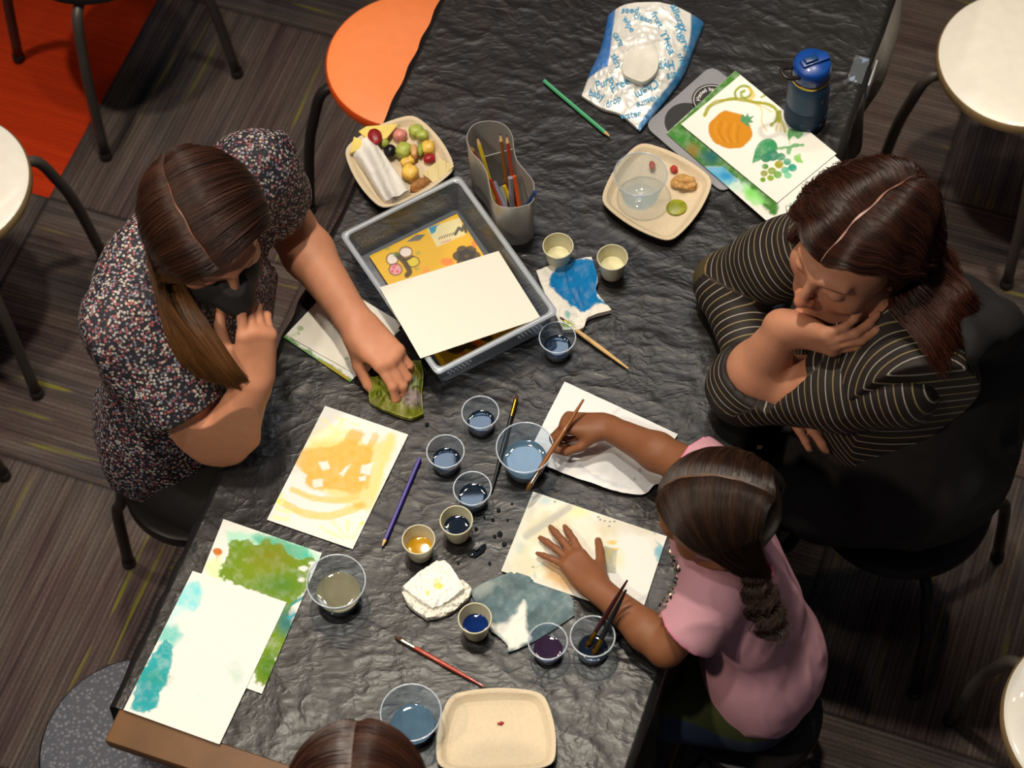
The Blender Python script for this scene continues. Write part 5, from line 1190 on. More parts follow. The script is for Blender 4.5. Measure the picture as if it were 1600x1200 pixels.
def hair_obj(name, blocks, parent, m='hair'):
    n = 0; VV = []; FF = []; CC = []
    for V, F, C in blocks: VV.append(V); FF.append(F+n); CC.append(C); n += len(V)
    V = np.vstack(VV); F = np.vstack(FF); C = np.vstack(CC)
    L = np.zeros(3); p = parent
    while p is not None: L += np.array(p.location); p = p.parent
    me = bpy.data.meshes.new(name); me.vertices.add(len(V)); me.vertices.foreach_set('co', (V-L).ravel()); me.loops.add(len(F)*4); me.loops.foreach_set('vertex_index', F.ravel().astype(np.int32))
    me.polygons.add(len(F)); me.polygons.foreach_set('loop_start', np.arange(0, len(F)*4, 4, dtype=np.int32)); me.polygons.foreach_set('use_smooth', np.ones(len(F), bool))
    a = me.color_attributes.new('col', 'FLOAT_COLOR', 'POINT'); c4 = np.ones((len(V), 4)); c4[:, :3] = C; a.data.foreach_set('color', c4.ravel()); me.materials.append(M[m]); me.update(calc_edges=True); me.validate()
    o = bpy.data.objects.new(name, me); return link(o, parent)
def folds(amp, fr, seed, dirv=(0, 0, 1), stretch=.25, sharp=1.):
    dv = nrm(dirv)
    def f(p):
        q = p-(p@dv)[:, None]*dv*(1-stretch); return -amp*(1-np.abs(2*noise3(q*fr+noise3(p*fr*.5, seed+7)[:, None]*1.5, seed)-1))**2+amp*.4
    return f
def trim(Q, c, dv, rad=.075):
    sl, G = Q._win(c-.13, c+.13); w_ = G-c.astype(np.float32); al = w_@dv.astype(np.float32); rd = np.linalg.norm(w_-al[..., None]*dv.astype(np.float32), axis=-1)
    Q.D[sl] = np.where((al > 0) & (rd < rad) & (al < .10), np.maximum(Q.D[sl], al), Q.D[sl])
def bent_arm(S, a, e, w_, r=(.046, .040, .036, .040, .026), k=.02):
    S.cone(a, lerp(a, e, .5), r[0], r[1], .03); S.cone(lerp(a, e, .5), e, r[1], r[2], k); S.cone(e, lerp(e, w_, .28), r[2], r[3], k); S.cone(lerp(e, w_, .28), w_, r[3], r[4], k)

# ================================================================= woman in the flowered blouse, left
def woman_left():
    root = thing('person', 'woman with long brown hair in flowered blouse and black mask, reaching over the table', 'person', P(245, 830, 0))
    SK = hexc('#cc8d6c'); SKd = hexc('#a8664c')
    H = Head(J(322, 356, 1.165), (.418, -.84, -.36), (.175, -.30, .94), scale=1.0)
    sR, sL = J(205, 505, 1.0), J(392, 282, 1.0); mid = (sR+sL)/2; pel = J(284, 660, .55); ch = lerp(mid, pel, .27)
    eR, wR = J(343, 722, .799), J(396, 596, .965); eL, wL = J(452, 352, .815), J(558, 507, .813)
    ax = nrm(sR-sL); up = nrm(mid-pel); fw = nrm(np.cross(ax, up)); fw = fw if fw[0] > 0 else -fw
    S = Flesh((-.80, 1.75, .48), (-.10, 2.72, 1.32), .0034)
    T = np.stack([ax, fw, up], 1)
    S.ell(ch, T, [.150, .095, .150], .03); S.ell(lerp(mid, pel, .6), T, [.125, .095, .15], .05); S.ell(pel, T, [.16, .12, .11], .05)
    S.chain([sL, mid+up*.03, sR], [.050, .055, .050], .04)
    S.cone(mid+up*.03, H(0, -.02, -.06), .055, .052, .04)
    bent_arm(S, sR, eR, wR, (.050, .047, .041, .046, .028)); bent_arm(S, sL, eL, wL, (.050, .046, .040, .043, .028))
    add_head(S, H)
    add_hand(S, wL, (.62, -.76, -.10), (-.05, -.15, -1), 'L', 1.02, [(26, 36, 20), (32, 38, 22), (36, 40, 25), (38, 42, 25)], (2, -2, -7, -13), (42, 18, 14), 24, .026)
    add_hand(S, wR, (.16, .50, .85), (-.35, .78, -.42), 'R', 1.02, [(12, 28, 20), (42, 72, 45), (48, 80, 50), (52, 82, 50)], (4, 1, -2, -5), (25, 20, 20), 32, .026)
    spots = [(H(0, .1, .0), (.05, .04, .05), SKd, .25)]
    for s_ in (-1, 1): spots += [(H(s_*.031, .088, .0015), (.016, .008, .0035), (.03, .015, .01), .9), (H(s_*.030, .088, .026), (.026, .012, .004), (.06, .028, .016), .85), (H(s_*.042, .08, -.02), (.02, .02, .015), hexc('#c0705a'), .4)]
    fmesh('body', S, M['skin'], root, lambda V: tint(V, SK, spots))
    # blouse
    B = Flesh((-.86, 1.70, .42), (-.12, 2.76, 1.10), .0050)
    B.ell(ch+up*-.01, T, [.170, .118, .165], .03); B.ell(lerp(mid, pel, .5)-fw*.008, T, [.155, .118, .19], .06); B.ell(lerp(mid, pel, .92)-up*.03-fw*.01, T, [.168, .125, .19], .06)
    B.chain([sL, mid+up*.025, sR], [.060, .066, .060], .05)
    B.ell(mid-fw*.05-up*.03, T, [.14, .06, .10], .04)
    for s0, e0, q in ((sR, eR, .50), (sL, eL, .40)):
        dv = nrm(e0-s0); Sl = lerp(s0, e0, q); out = ax if s0 is sR else -ax
        B.cone(s0+up*.012+out*.018, Sl+np.array([0, 0, .004]), .064, .074, .04)
    B.disp(folds(.012, 13, 5, (0, 0, 1), .35)); B.disp(folds(.004, 34, 15, (0, 0, 1), .5))
    for s0, e0, q in ((sR, eR, .60), (sL, eL, .50)):
        dv = nrm(e0-s0); c = lerp(s0, e0, q); r = .10   # trim the sleeve end square to the arm
        sl, G = B._win(c-.13, c+.13+dv*.02); w_ = G-c.astype(np.float32); al = w_@dv.astype(np.float32); rd = np.linalg.norm(w_-al[..., None]*dv.astype(np.float32), axis=-1)
        B.D[sl] = np.where((al > 0) & (rd < .10), np.maximum(B.D[sl], al), B.D[sl])
        B.cone(lerp(s0, e0, q-.12), lerp(s0, e0, q+.1), .053, .066, 0, 'sub')
    B.ell(mid+up*.075+fw*.03, T, [.075, .07, .06], .01, 'sub')
    B.cut(pel-up*.21, -up)
    def flower():
        m = N('flowered_fabric'); v = m.n('ShaderNodeTexVoronoi', feature='F1'); v.inputs['Scale'].default_value = 205; m.l(m.coord(), v.inputs['Vector'])
        sp = m.n('ShaderNodeSeparateColor'); m.l(v.outputs['Color'], sp.inputs[0])
        big = m.noise(m.coord(), 14, 2)
        pick = m.ramp(sp.outputs[0], [(0, hexc('#b5adab')), (.26, hexc('#9c5458')), (.50, hexc('#7c7a8c')), (.66, hexc('#c2b4a0')), (.78, hexc('#23202c'))], 'CONSTANT')
        msk = m.ramp(v.outputs['Distance'], [(.38, 1), (.58, 0)]); dk = m.mix(msk, hexc('#14131d'), pick)
        m.l(m.mix(m.ramp(big, [(.35, 0), (.7, .35)]), dk, hexc('#1c1a26')), m.b.inputs['Base Color']); m.b.inputs['Roughness'].default_value = .75; return m.m
    fmesh('blouse', B, flower(), root)
    # trousers and shoes, mostly under the table
    L = Flesh((-.80, 1.45, 0.0), (.05, 2.55, .72), .0085); fx = np.array([fw[0], fw[1], 0]); fx = nrm(fx); ax2 = np.array([ax[0], ax[1], 0])
    L.ell(pel, T, [.15, .13, .12], .04)
    for s_ in (-1, 1):
        hip = pel+ax2*.08*s_-np.array([0, 0, .02]); kn = hip+fx*.33+np.array([.04, -.02, -.03]); an = kn+np.array([.02, -.06, -.40+.0])
        L.cone(hip, kn, .085, .062, .03); L.cone(kn, an, .058, .042, .02); L.cone(an-[0, 0, .0], an+fx*.13-[0, 0, .045], .042, .036, .02)
    L.cut(np.array([0, 0, .002]), (0, 0, -1)); fmesh('trousers', L, mat('dark_trousers', '#1a1715', .85), root)
    # mask pulled forward from the chin
    K = Flesh(H(0, .07, -.05)-.14, H(0, .07, -.05)+.14, .0034); k = .006
    K.ell(H(0, .052, -.052), H.R, [.064, .062, .052], .01); K.cone(H(0, .098, -.014), H(0, .112, -.05), .022, .026, .02); K.cone(H(0, .105, -.045), H(.0, .118, -.085), .022, .010, .02)
    K.cone(H(0, .06, -.09), H(0, .10, -.10), .028, .014, .02)
    K.cut(H(0, .1, -.004), nrm(H.u*1.0+H.f*.15)); K.cut(H(0, .02, 0), -H.f)
    fmesh('face_mask', K, mat('black_cloth_mask', (.016, .015, .016), .75), root)
    # hair
    blocks = []; HC = hexc('#341d14'); HE = hexc('#6a4420'); rad = (.092, .108, .096); ctr = (0, -.014, .020)
    psis = [62, 45, 28, 10, -8, -28, -50, -76]
    tailR = [[J(252+i*-3, 440-i*10, 1.12), J(280-i*5, 500-i*7, 1.08), J(338-i*10, 565-i*4, 1.03), J(378-i*10, 606-i*3, .98)] for i in range(8)]
    g = [over_head(H, rad, ctr, ps, 26, 1, 78, 16 if ps > 20 else 0)+tailR[i] for i, ps in enumerate(psis)]
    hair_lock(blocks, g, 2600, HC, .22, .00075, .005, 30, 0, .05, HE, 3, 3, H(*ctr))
    # inner curtain between face and shoulder
    g = [[H(.070, .03, .0), J(268+i*9, 455+i*4, 1.09), J(300+i*9, 520, 1.06), J(340+i*8, 575, 1.02), J(366+i*7, 600, .98)] for i in range(5)]
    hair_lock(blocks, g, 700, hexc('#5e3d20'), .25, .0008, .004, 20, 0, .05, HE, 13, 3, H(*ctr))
    g = [over_head(H, rad, ctr, ps, 26, -1, 128, sw)+[H(-.066, -.035-.004*i, -.085), H(-.040, -.055-.004*i, -.14)] for i, (ps, sw) in enumerate(((62, 42), (48, 36), (32, 28), (14, 16), (-6, 4), (-26, -4), (-48, -6), (-72, -4)))]
    hair_lock(blocks, g, 3600, HC, .22, .00075, .005, 30, 0, .05, None, 4, 3, H(*ctr))
    part_line(blocks, H, rad, ctr, 26, 58, -50, hexc('#7d4e3a'), .0010, 1.03)
    cap_shell(blocks, H, rad, ctr, HC)
    hair_obj('hair', blocks, root)
    return root
woman_left()

def stripe_mat():
    m = N('striped_knit'); a = m.n('ShaderNodeAttribute', attribute_name='st')
    def mth(op, x, y=None):
        q = m.n('ShaderNodeMath', operation=op)
        for i, v in enumerate((x, y)):
            if v is None: continue
            if isinstance(v, (int, float)): q.inputs[i].default_value = v
            else: m.l(v, q.inputs[i])
        return q.outputs[0]
    t = mth('DIVIDE', a.outputs['Fac'], .0125); fr = mth('FRACT', t); par = mth('MODULO', mth('FLOOR', mth('ADD', t, 800.0)), 2.0)
    msk = m.ramp(fr, [(0, 1), (.09, 1), (.14, 0), (.96, 0), (1, 1)]); lc = m.mix(par, hexc('#a9a6a0'), hexc('#94804a')); nz = m.noise(m.coord(), 9, 3)
    m.l(m.mix(msk, m.ramp(nz, [(.3, hexc('#17110f')), (.7, hexc('#251b19'))]), lc), m.b.inputs['Base Color']); m.b.inputs['Roughness'].default_value = .7; return m.m
M['stripe'] = stripe_mat()
def along(pts):
    pts = [np.asarray(p, float) for p in pts]
    def f(V):
        best = np.full(len(V), 1e9); st = np.zeros(len(V)); L = 0
        for a, b in zip(pts[:-1], pts[1:]):
            e = b-a; l = np.linalg.norm(e); t = ((V-a)@e)/(l*l); tc = np.clip(t, -.3 if L == 0 else 0, 1.3 if b is pts[-1] else 1); d = np.linalg.norm(V-a-np.clip(t, 0, 1)[:, None]*e, axis=1)
            m = d < best; best[m] = d[m]; st[m] = (L+tc*l)[m]; L += l
        return st
    return f

# ================================================================= woman in the striped shirt, right
def woman_right():
    root = thing('person', 'woman with wavy brown hair in striped shirt and dark cardigan, chin on her hand', 'person', P(1400, 930, 0))
    SK = hexc('#cb9072'); SKd = hexc('#9a5a3e')
    H = Head(J(1335, 388, 1.12), (-.74, -.62, -.08), (.10, -.08, .98), scale=1.06)
    sL, sR = J(1438, 598, .965), J(1288, 378, .965); mid = (sR+sL)/2; pel = J(1400, 680, .56); ch = lerp(mid, pel, .27)
    eL, wL = J(1166, 602, .813), J(1228, 512, .995); eR, wR = J(1142, 440, .806), J(1180, 592, .793)
    ax = nrm(sR-sL); up = nrm(mid-pel); fw = nrm(np.cross(up, ax)); fw = fw if fw[0] < 0 else -fw; T = np.stack([ax, fw, up], 1)
    S = Flesh((.30, 1.72, .50), (.98, 2.78, 1.30), .0034)
    S.ell(ch, T, [.150, .10, .15], .03); S.ell(lerp(mid, pel, .6), T, [.14, .11, .15], .05); S.ell(pel, T, [.16, .13, .10], .05)
    S.chain([sL, mid+up*.03, sR], [.050, .055, .050], .04); S.cone(mid+up*.03, H(0, -.02, -.06), .057, .052, .04)
    bent_arm(S, sL, eL, wL, (.052, .050, .043, .046, .029)); bent_arm(S, sR, eR, wR, (.050, .046, .040, .043, .028))
    add_head(S, H)
    hb = lambda a, b, c: nrm(a*A3(IR)+b*A3(ID)-c*A3(FW)); hd = hb(.75, .27, .55); hf = hb(.80, -.56, -.05)
    tL = add_hand(S, wL, hd, hf-np.dot(hf, hd)*hd, 'L', .98, [(30, 26, 8), (32, 28, 10), (34, 30, 12), (38, 30, 14)], (3, 1, -1, -3), (30, 12, 10), 30, .027)
    add_hand(S, wR, (.72, -.68, -.02), (-.1, -.1, -1), 'R', 1.02, [(10, 14, 10), (12, 16, 10), (14, 18, 10), (16, 18, 10)], (5, 1, -3, -8), (25, 15, 12), 30, .026)
    spots = [(H(0, .105, -.022), (.02, .02, .014), hexc('#b8644c'), .5), (H(0, .09, -.056), (.022, .012, .010), hexc('#8a4036'), .75)]
    for s_ in (-1, 1): spots += [(H(s_*.031, .088, .0015), (.016, .009, .0035), (.03, .015, .01), .9), (H(s_*.030, .088, .026), (.027, .012, .0045), (.045, .02, .012), .9), (H(s_*.042, .08, -.02), (.02, .02, .015), hexc('#b96a52'), .4)]
    fmesh('body', S, M['skin'], root, lambda V: tint(V, SK, spots))
    # shirt, sleeves
    B = Flesh((.36, 1.70, .50), (1.05, 2.80, 1.12), .0055)
    B.ell(ch-fw*.0, T, [.175, .135, .165], .03); B.ell(lerp(mid, pel, .55)+fw*.01, T, [.18, .15, .18], .06)
    B.chain([sL, mid+up*.02, sR], [.084, .072, .068], .05); B.cone(sL, lerp(sL, eL, .22), .084, .078, .03); B.cone(mid+up*.02, mid+up*.075-fw*.01, .075, .060, .02)
    B.disp(folds(.008, 12, 25)); B.ell(mid+up*.10+fw*.02, T, [.066, .062, .055], .01, 'sub')
    fmesh('shirt', B, M['stripe'], root, attr=lambda V: (V-mid)@nrm(up*.55-ax*.75)+.02*np.sin(((V-mid)@fw)*14))
    Q = Flesh(np.minimum(sL, eL)-.12, np.maximum(sL, np.maximum(eL, wL))+.12, .0048)
    c1 = lerp(eL, wL, .26); Q.cone(lerp(sL, eL, .12), lerp(sL, eL, .45), .070, .072, .02); Q.cone(lerp(sL, eL, .45), eL, .072, .060, .02); Q.cone(eL, c1, .060, .056, .02)
    Q.disp(folds(.007, 14, 33, nrm(eL-sL), .6)); trim(Q, c1, nrm(wL-eL)); Q.cone(lerp(eL, wL, .1), lerp(eL, wL, .5), .044, .052, 0, 'sub')
    fmesh('sleeve', Q, M['stripe'], root, attr=along([sL, eL, wL]))
    Q = Flesh(np.minimum(np.minimum(sR, eR), wR)-.12, np.maximum(sR, np.maximum(eR, wR))+.12, .0048)
    c2 = lerp(eR, wR, .86); Q.cone(sR, lerp(sR, eR, .5), .066, .064, .02); Q.cone(lerp(sR, eR, .5), eR, .064, .056, .02); Q.cone(eR, c2, .056, .040, .02)
    Q.disp(folds(.008, 16, 43, nrm(wR-eR), .6)); trim(Q, c2, nrm(wR-eR))
    fmesh('sleeve', Q, M['stripe'], root, attr=along([sR, eR, wR]))
    # cardigan: wraps the back and the lap, one edge drawn over the near shoulder
    K = Flesh((.40, 1.45, .30), (1.15, 2.75, 1.08), .0065)
    K.ell(J(1478, 555, .83), T, [.140, .12, .15], .05); K.ell(J(1428, 650, .68), T, [.185, .16, .14], .06); K.ell(pel-np.array([0, 0, .02]), T, [.20, .19, .12], .06)
    K.ell(J(1310, 735, .56), T, [.12, .14, .07], .05); K.chain([J(1378, 612, 1.03), J(1440, 572, 1.065), J(1500, 535, 1.05), J(1548, 508, 1.0), J(1562, 540, .92)], [.010, .020, .026, .030, .030], .02); K.chain([J(1450, 480, 1.0), J(1500, 485, 1.0), J(1550, 512, .97)], [.02, .026, .03], .03)
    K.disp(folds(.022, 8, 53, (0, 0, 1), .5)); K.disp(folds(.007, 22, 57, (.3, .3, 1), .4)); K.ell(J(1375, 560, 1.02), T, [.13, .13, .115], .02, 'sub')
    fmesh('cardigan', K, mat('black_knit', (.009, .008, .009), .85, bump=.3, bscale=300), root)
    L = Flesh((.20, 1.35, 0.0), (1.10, 2.35, .62), .0085); fx = np.array([-.99, .12, 0])
    for s_ in (-1, 1):
        hip = pel+ax*.10*s_-np.array([0, 0, .04]); kn = hip+fx*.30+np.array([0, 0, -.03]); an = kn+np.array([.02, -.03, -.40])
        L.cone(hip, kn, .095, .068, .03); L.cone(kn, an, .064, .045, .02); L.cone(an, an+fx*.13-[0, 0, .045], .045, .036, .02)
    L.cut(np.array([0, 0, .002]), (0, 0, -1)); fmesh('trousers', L, mat('black_trousers', '#131214', .85), root)
    bp = J(1393, 757, .665)
    V, F = g_lathe([(.001, .004), (.009, .004), (.0105, .002), (.0105, -.002)], 24, tuple(bp)); obj('button', V, F, M['gold_ferrule'], root, world=True)
    # ring and earring
    rp = wL+nrm((.93, .16, .18))*.108+np.cross((-.20, .93, .20), (.93, .16, .18))*-.006
    Vt = []; d_ = nrm((.93, .16, .18)); a_ = nrm(np.cross(d_, (0, 0, 1))); b_ = np.cross(d_, a_)
    ringp = J(1276, 514, .985); V, F = g_tube([tuple(ringp+a_*.0098*math.cos(t)+b_*.0098*math.sin(t)) for t in np.linspace(0, 2*PI, 25)], .0014, 8); obj('ring', V, F, M['gold_ferrule'], root, world=True)
    ear = J(1381, 488, 1.045); mb = MB()
    for k in range(7):
        c = ear+np.array([.004*math.sin(k*2.1), .004*math.cos(k*1.7), -.006*k]); V, F = g_lathe([(.0008, -.004*(1.2 if k == 3 else 1)), (.0048, 0), (.0008, .004)], 10, tuple(c)); mb.add(V, F)
    mb.obj('earring', mat('copper_jewel', '#d98a5a', .2, metal=.9), root, world=True)
    blocks = []; HC = hexc('#33190f'); HE = hexc('#4a2314'); rad = (.098, .112, .100); ctr = (0, -.016, .020)
    for sg in (1, -1):
        if sg == -1:      # near side: swept back over the ear, falling on the near shoulder
            tails = [[J(1392+i*9, 470-i*10, 1.10), J(1425+i*10, 510-i*11, 1.09), J(1450+i*9, 545-i*13, 1.08), J(1468+i*8, 582-i*16, 1.05)] for i in range(8)]
            g = [over_head(H, rad, ctr, ps, 1, -1, 82, sw, lift=.06)+[H(-.088, -.040-.006*i, -.030)]+tails[i] for i, (ps, sw) in enumerate(((60, 62), (48, 54), (34, 44), (18, 30), (0, 18), (-18, 8), (-38, 2), (-62, 0)))]
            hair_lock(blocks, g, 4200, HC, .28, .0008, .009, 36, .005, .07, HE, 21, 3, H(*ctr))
        else:
            tails = [[J(1243+i*4, 372-i*6, 1.09), J(1240+i*8, 372-i*6, 1.05), J(1252+i*10, 378-i*6, 1.01)] for i in range(8)]
            g = [over_head(H, rad, ctr, ps, 1, 1, 84, sw, lift=.07)+[H(.090, -.012-.008*i, -.028)]+tails[i] for i, (ps, sw) in enumerate(((60, 34), (48, 32), (34, 28), (18, 20), (0, 12), (-18, 4), (-38, 0), (-62, 0)))]
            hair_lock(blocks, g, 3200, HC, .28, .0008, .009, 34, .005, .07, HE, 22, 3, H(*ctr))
    g = [over_head(H, rad, ctr, -66, 1, sg, q, 0)+[H(sg*.07*q/90, -.118, -.04), J(1440+sg*q*.35, 400-sg*q*.2, 1.08), J(1462+sg*q*.4, 450-sg*q*.3, 1.05), J(1475+sg*q*.3, 500-sg*q*.3, 1.02)] for sg, q in ((1, 80), (1, 50), (1, 20.), (-1, 20), (-1, 50.), (-1, 80))]
    hair_lock(blocks, g, 2400, HC, .28, .0008, .010, 30, .006, .06, HE, 23, 3, H(*ctr))
    part_line(blocks, H, rad, ctr, 1, 58, -58, hexc('#a8786a'), .0012, 1.045); cap_shell(blocks, H, rad, ctr, HC); hair_obj('hair', blocks, root)
woman_right()

# ================================================================= girl in pink, lower right
def girl():
    root = thing('person', 'small girl in pink shirt seen from behind, painting with one hand flat on paper', 'person', P(1175, 1280, 0))
    SK = hexc('#865638'); k = .80
    H = Head(J(1122, 802, 1.0), (-.85, .22, -.46), scale=.93)
    sR, sL = J(1116, 748, .865), J(1114, 938, .865); mid = (sR+sL)/2; pel = J(1172, 1040, .54); ch = lerp(mid, pel, .25)
    eR, wR = J(1058, 722, .835), J(946, 666, .80); eL, wL = J(1040, 1012, .793), J(932, 918, .777)
    ax = nrm(sR-sL); up = nrm(mid-pel); fw = nrm(np.cross(up, ax)); fw = fw if fw[0] < 0 else -fw; T = np.stack([ax, fw, up], 1)
    S = Flesh((.02, 1.30, .44), (.60, 2.10, 1.14), .0028)
    S.ell(ch-fw*.01, T, [.10, .062, .105], .02); S.ell(lerp(mid, pel, .6)-fw*.03, T, [.085, .06, .12], .03); S.ell(pel-fw*.02, T, [.10, .085, .08], .03)
    S.chain([sL, mid+up*.02, sR], [.034, .038, .034], .03); S.cone(mid+up*.02, H(0, -.02, -.06), .040, .040, .03)
    bent_arm(S, sR, eR, wR, (.034, .033, .029, .031, .020), .012); bent_arm(S, sL, eL, wL, (.034, .033, .029, .031, .020), .012)
    add_head(S, H)
    g1 = add_hand(S, wR, (-.93, .12, .05), (-.1, -.35, -.93), 'R', .76, [(48, 62, 35), (58, 72, 45), (66, 82, 50), (70, 84, 50)], (2, 0, -2, -5), (35, 25, 30), 30, .024)
    add_hand(S, wL, (-.52, .84, -.13), (0, -.12, -1), 'L', .78, [(2, 6, 6), (0, 6, 6), (0, 8, 6), (2, 8, 6)], (10, 2, -9, -22), (8, 6, 5), 38, .024)
    spots = [(H(0, .09, -.056), (.02, .012, .010), hexc('#7a3a2c'), .7)]
    for s_ in (-1, 1): spots += [(H(s_*.031, .088, .0015), (.016, .009, .0035), (.02, .012, .01), .9), (H(s_*.030, .088, .026), (.018, .01, .004), (.03, .016, .01), .85)]
    fmesh('body', S, M['skin'], root, lambda V: tint(V, SK, spots))
    B = Flesh((.18, 1.28, .44), (.66, 2.06, 1.0), .0042)
    B.ell(ch-fw*.012, T, [.120, .078, .115], .03); B.ell(lerp(mid, pel, .55)-fw*.034, T, [.118, .074, .14], .03); B.ell(lerp(mid, pel, .95)-fw*.024, T, [.135, .098, .13], .03); B.chain([sL, mid+up*.015, sR], [.042, .050, .042], .03)
    for s0, e0, out, q in ((sR, eR, ax, .42), (sL, eL, -ax, .52)): B.cone(s0+up*.006, lerp(s0, e0, q)+out*.004, .046, .052, .02)
    B.disp(folds(.012, 13, 65, (0, 0, 1), .4)); B.disp(folds(.004, 34, 66, (0, 0, 1), .5))
    for s0, e0, q in ((sR, eR, .50), (sL, eL, .60)):
        dv = nrm(e0-s0); c = lerp(s0, e0, q); sl, G = B._win(c-.09, c+.09); w_ = G-c.astype(np.float32); al = w_@dv.astype(np.float32); rd = np.linalg.norm(w_-al[..., None]*dv.astype(np.float32), axis=-1)
        B.D[sl] = np.where((al > 0) & (rd < .065), np.maximum(B.D[sl], al), B.D[sl]); B.cone(lerp(s0, e0, q-.2), lerp(s0, e0, q+.15), .038, .047, 0, 'sub')
    B.ell(mid+up*.060+fw*.012, T, [.056, .052, .045], .008, 'sub'); hem = pel-up*.045; hn = nrm(-up+ax*.10); B.cut(hem, hn); B.ell(pel-up*.09, T, [.120, .104, .12], .004, 'sub')
    PK = np.array(hexc('#cc97a5')); PKb = np.array(hexc('#e88fae'))
    def colr(V):
        c = np.tile(PK, (len(V), 1)); e = np.abs((V-hem)@hn) < .006; c[e] = PKb
        for s0, e0, q in ((sR, eR, .50), (sL, eL, .60)):
            dv = nrm(e0-s0); cc = lerp(s0, e0, q); w_ = V-cc; al = w_@dv; rd = np.linalg.norm(w_-al[:, None]*dv, axis=1); c[(np.abs(al) < .006) & (rd < .07)] = PKb
        nk = np.linalg.norm((V-(mid+up*.060+fw*.012))@T/np.array([.056, .052, .045]), axis=1); c[nk < 1.14] = PKb
        return c
    VB, FB = B.mesh(); ob = obj('shirt', VB, FB, mat('pink_cotton', (1, 1, 1), .85, attr=True, bump=.2, bscale=400), root, col=colr(VB), world=True)
    # sequin heart on the chest
    cen = J(1050, 925, .81); rng = np.random.default_rng(5); near = VB[np.linalg.norm(VB-cen, axis=1) < .078]; out = MB()
    if len(near):
        for q in near[rng.choice(len(near), min(620, len(near)), replace=False)]:
            n_ = nrm(q-lerp(mid, pel, .3)+rng.normal(0, .03, 3)); a = nrm(np.cross(n_, (0, .3, 1))); b = np.cross(n_, a); o = q+n_*.002; r = .0026
            red = np.linalg.norm(q-J(1052, 922, .80)) < .030
            out.add([tuple(o+a*r*math.cos(t)+b*r*math.sin(t)) for t in np.linspace(0, 2*PI, 7)[:-1]], [tuple(range(6))], hexc('#a3122e') if red else (hexc('#c9c4b8') if rng.random() < .6 else hexc('#4a443c')))
        out.obj('sequin_heart', mat('sequins', (1, 1, 1), .2, metal=.8, attr=True), root, smooth=False, world=True)
    L = Flesh((.0, 1.15, 0.0), (.70, 1.90, .66), .0062); fx = nrm([fw[0], fw[1], 0])
    L.ell(pel-up*.02, T, [.128, .112, .10], .03); ends = []
    for s_ in (-1, 1):
        hip = pel+ax*.06*s_-np.array([0, 0, .04]); kn = hip+fx*.22+np.array([0, 0, -.01]); an = kn+np.array([.03, 0, -.26]); L.cone(hip, kn, .072, .050, .03); L.cone(kn, an, .046, .034, .02); ends.append(an)
    fmesh('trousers', L, mat('denim', (1, 1, 1), .85, attr=True), root, lambda V: np.where((V[:, 2:3] > pel[2]+.0), np.array(hexc('#3a3f1c')), np.array(hexc('#27324a'))*(.5+1.1*noise3(V*40, 3)[:, None])))
    for an in ends:
        G_ = Flesh(an-[.16, .08, .12], an+[.08, .08, .06], .005); G_.cone(an, an-[0, 0, .06], .036, .034, .02); G_.cone(an-[0, 0, .06], an+fx*.09-[0, 0, .07], .034, .028, .02); fmesh('shoe', G_, mat('dark_red_shoe', '#5a1018', .6), root)
    blocks = []; HC = hexc('#2c1a0f'); rad = (.090, .104, .094); ctr = (0, -.014, .020); ties = {}
    for sg in (-1, 1):
        tie = H(-.062, -.052, -.088) if sg < 0 else H(.056, -.026, -.100); ties[sg] = tie
        g = [over_head(H, rad, ctr, ps, 2, sg, 92, sw)+[H(sg*(.078+.004*i*0), -.025-.006*i, -.062), tie] for i, (ps, sw) in enumerate(((64, 66), (50, 54), (36, 42), (20, 28), (2, 12), (-18, -2), (-40, -14), (-64, -26), (-80, -34)))]
        hair_lock(blocks, g, 3400, HC, .22, .0007, .004, 30, 0, .05, None, 31+sg, 3, H(*ctr))
    # fuzz of loose hairs
    rng = np.random.default_rng(8)
    g = [over_head(H, (rad[0]*1.05, rad[1]*1.05, rad[2]*1.05), ctr, ps, rng.normal(0, 40), rng.choice((-1, 1)), 50, rng.normal(0, 30)) for ps in (-70, -50, -30, -10, 10, 30)]
    part_line(blocks, H, rad, ctr, 2, 60, -66, hexc('#7a4e2e'), .0009, 1.03); cap_shell(blocks, H, rad, ctr, HC); tie = ties[-1]
    p1 = [tie, J(1182, 905, .955), J(1192, 945, .935), J(1206, 985, .91)]
    nb = [[q+np.array([math.cos(a)*w_, math.sin(a)*w_, 0]) for q, w_ in zip(p1, (.006, .017, .022, .020))] for a in np.linspace(0, 2*PI, 7)]
    hair_lock(blocks, nb, 700, HC, .3, .0007, .008, 30, .007, .028, None, 41, 3, np.mean(p1, 0)-np.array([0, 0, .05]))
    tie = ties[1]; p1 = [tie, tie+np.array([-.01, .01, -.03]), tie+np.array([-.015, .01, -.08]), tie+np.array([-.015, .01, -.11])]
    nb = [[q+np.array([math.cos(a)*w_, math.sin(a)*w_, 0]) for q, w_ in zip(p1, (.006, .016, .020, .016))] for a in np.linspace(0, 2*PI, 7)]
    hair_lock(blocks, nb, 400, HC, .3, .0007, .008, 24, .007, .028, None, 42, 3, np.mean(p1, 0))
    hair_obj('hair', blocks, root)
    for sg in (-1, 1):
        c = ties[sg]; V, F = g_tube([tuple(c+np.array([.013*math.cos(t), .013*math.sin(t), .004*math.sin(t)])) for t in np.linspace(0, 2*PI, 25)], .0042, 8); obj('hair_tie', V, F, mat('pink_elastic', '#d8708a', .6), root, world=True)
girl()
brush('wooden paint brush held by the girl, its tip in the rinse cup', P(912, 624, .845), P(822, 768, ZB+.045), M['lacquer_brown'], M['ferrule'], M['bristle_wet'], r=.0040, lf=.022, lb=.016)

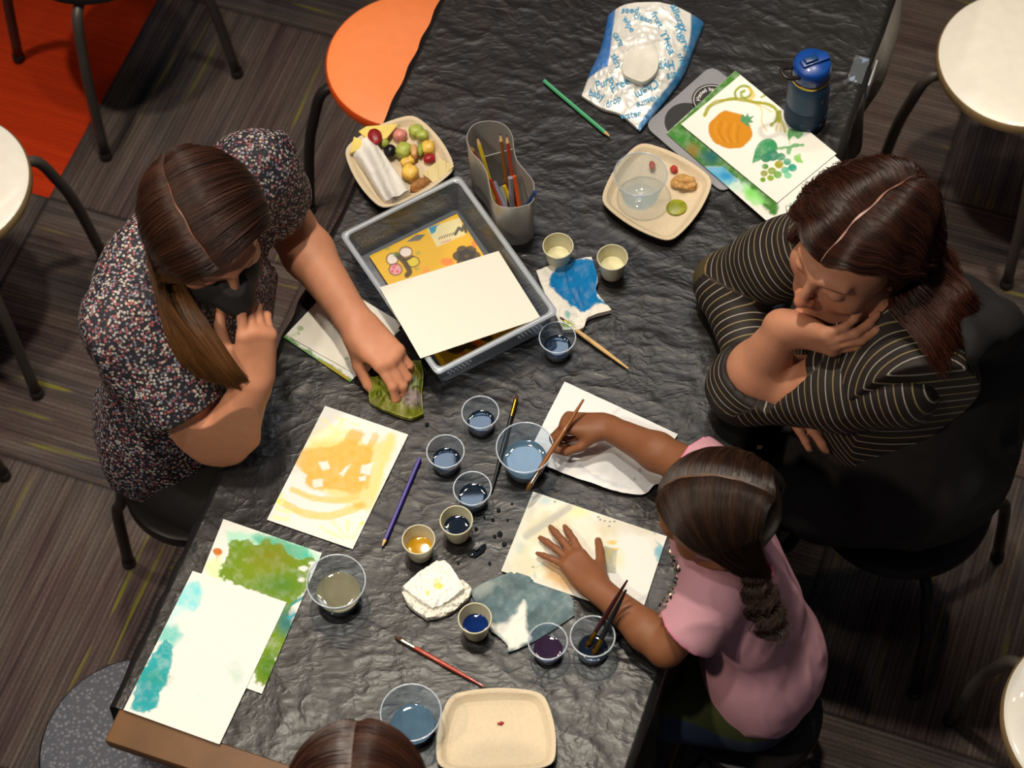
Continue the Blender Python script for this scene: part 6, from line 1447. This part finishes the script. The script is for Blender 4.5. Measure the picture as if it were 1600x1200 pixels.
# ================================================================= person whose head only just enters at the bottom edge
def person_bottom():
    root = thing('person', 'person at the end of the table, only the brown crown of the head showing', 'person', P(560, 1450, 0))
    H = Head(J(560, 1243, 1.03), (.05, .93, -.35), scale=.98); SK = hexc('#b98060')
    S = Flesh((-.50, .72, .56), (.10, 1.30, 1.18), .0045); mid = H(0, -.05, -.20); mid[2] = .84
    S.chain([mid+[-.14, 0, 0], mid, mid+[.14, 0, 0]], [.045, .055, .045], .04); S.ell(mid-[0, .01, .14], np.eye(3), [.14, .09, .17], .05); S.cone(mid, H(0, -.02, -.06), .050, .050, .04)
    add_head(S, H); fmesh('body', S, M['skin'], root, SK)
    B = Flesh((-.55, .68, .40), (.15, 1.34, .98), .007); B.chain([mid+[-.15, 0, 0], mid+[0, 0, .01], mid+[.15, 0, 0]], [.058, .064, .058], .04); B.ell(mid-[0, .01, .16], np.eye(3), [.165, .115, .22], .05)
    for s_ in (-1, 1): B.chain([mid+[s_*.15, 0, 0], mid+[s_*.19, -.02, -.20], mid+[s_*.14, .07, -.30]], [.055, .048, .042], .03)
    B.disp(folds(.008, 14, 75)); B.cut(mid+[0, 0, .05], (0, 0, 1)); fmesh('sweater', B, mat('brown_sweater', '#3a2a24', .9), root)
    L = Flesh((-.50, .60, 0), (.10, 1.45, .56), .0085)
    for s_ in (-1, 1):
        hip = mid+np.array([s_*.08, -.02, -.36]); kn = hip+[0, .34, 0]; L.cone(hip, kn, .078, .058, .03); L.cone(kn, kn+[0, -.05, -.36], .054, .040, .02); L.cone(kn+[0, -.05, -.38], kn+[0, .06, -.42], .040, .034, .02)
    L.cut(np.array([0, 0, .002]), (0, 0, -1)); fmesh('trousers', L, mat('grey_trousers', '#24242a', .9), root)
    blocks = []; rad = (.092, .106, .096); ctr = (0, -.014, .020); HC = hexc('#3a1f14')
    for sg in (-1, 1):
        g = [over_head(H, rad, ctr, ps, 0, sg, 100, sw)+[H(sg*.075, -.05-.004*i, -.12)] for i, (ps, sw) in enumerate(((62, 50), (40, 36), (18, 20), (-4, 6), (-30, 0), (-60, 0), (-80, 0)))]
        hair_lock(blocks, g, 1500, HC, .22, .0009, .006, 22, 0, .05, None, 51+sg, 3, H(*ctr))
    cap_shell(blocks, H, rad, ctr, HC); hair_obj('hair', blocks, root)
person_bottom()
# stools under the people
c = P(300, 738, .42); make_stool('stool', 'dark stool beneath the woman in the flowered blouse', c, 'black_steel', 'black_steel', .9, zs=.40, r=.13, legm='black_steel', azs=[.2, 1.77, 3.0, -1.1])
c = P(1412, 762, .40); make_stool('stool', 'dark stool beneath the woman in stripes, one bowed leg at the right edge', c, 'black_steel', 'black_steel', az_to(c, 1572, 868), r=.165, zs=.385, legm='black_steel')
c = P(1178, 1100, .42); make_stool('stool', 'low dark stool beneath the girl in pink', c, 'black_steel', 'black_steel', .7, zs=.40, r=.12, legm='black_steel')
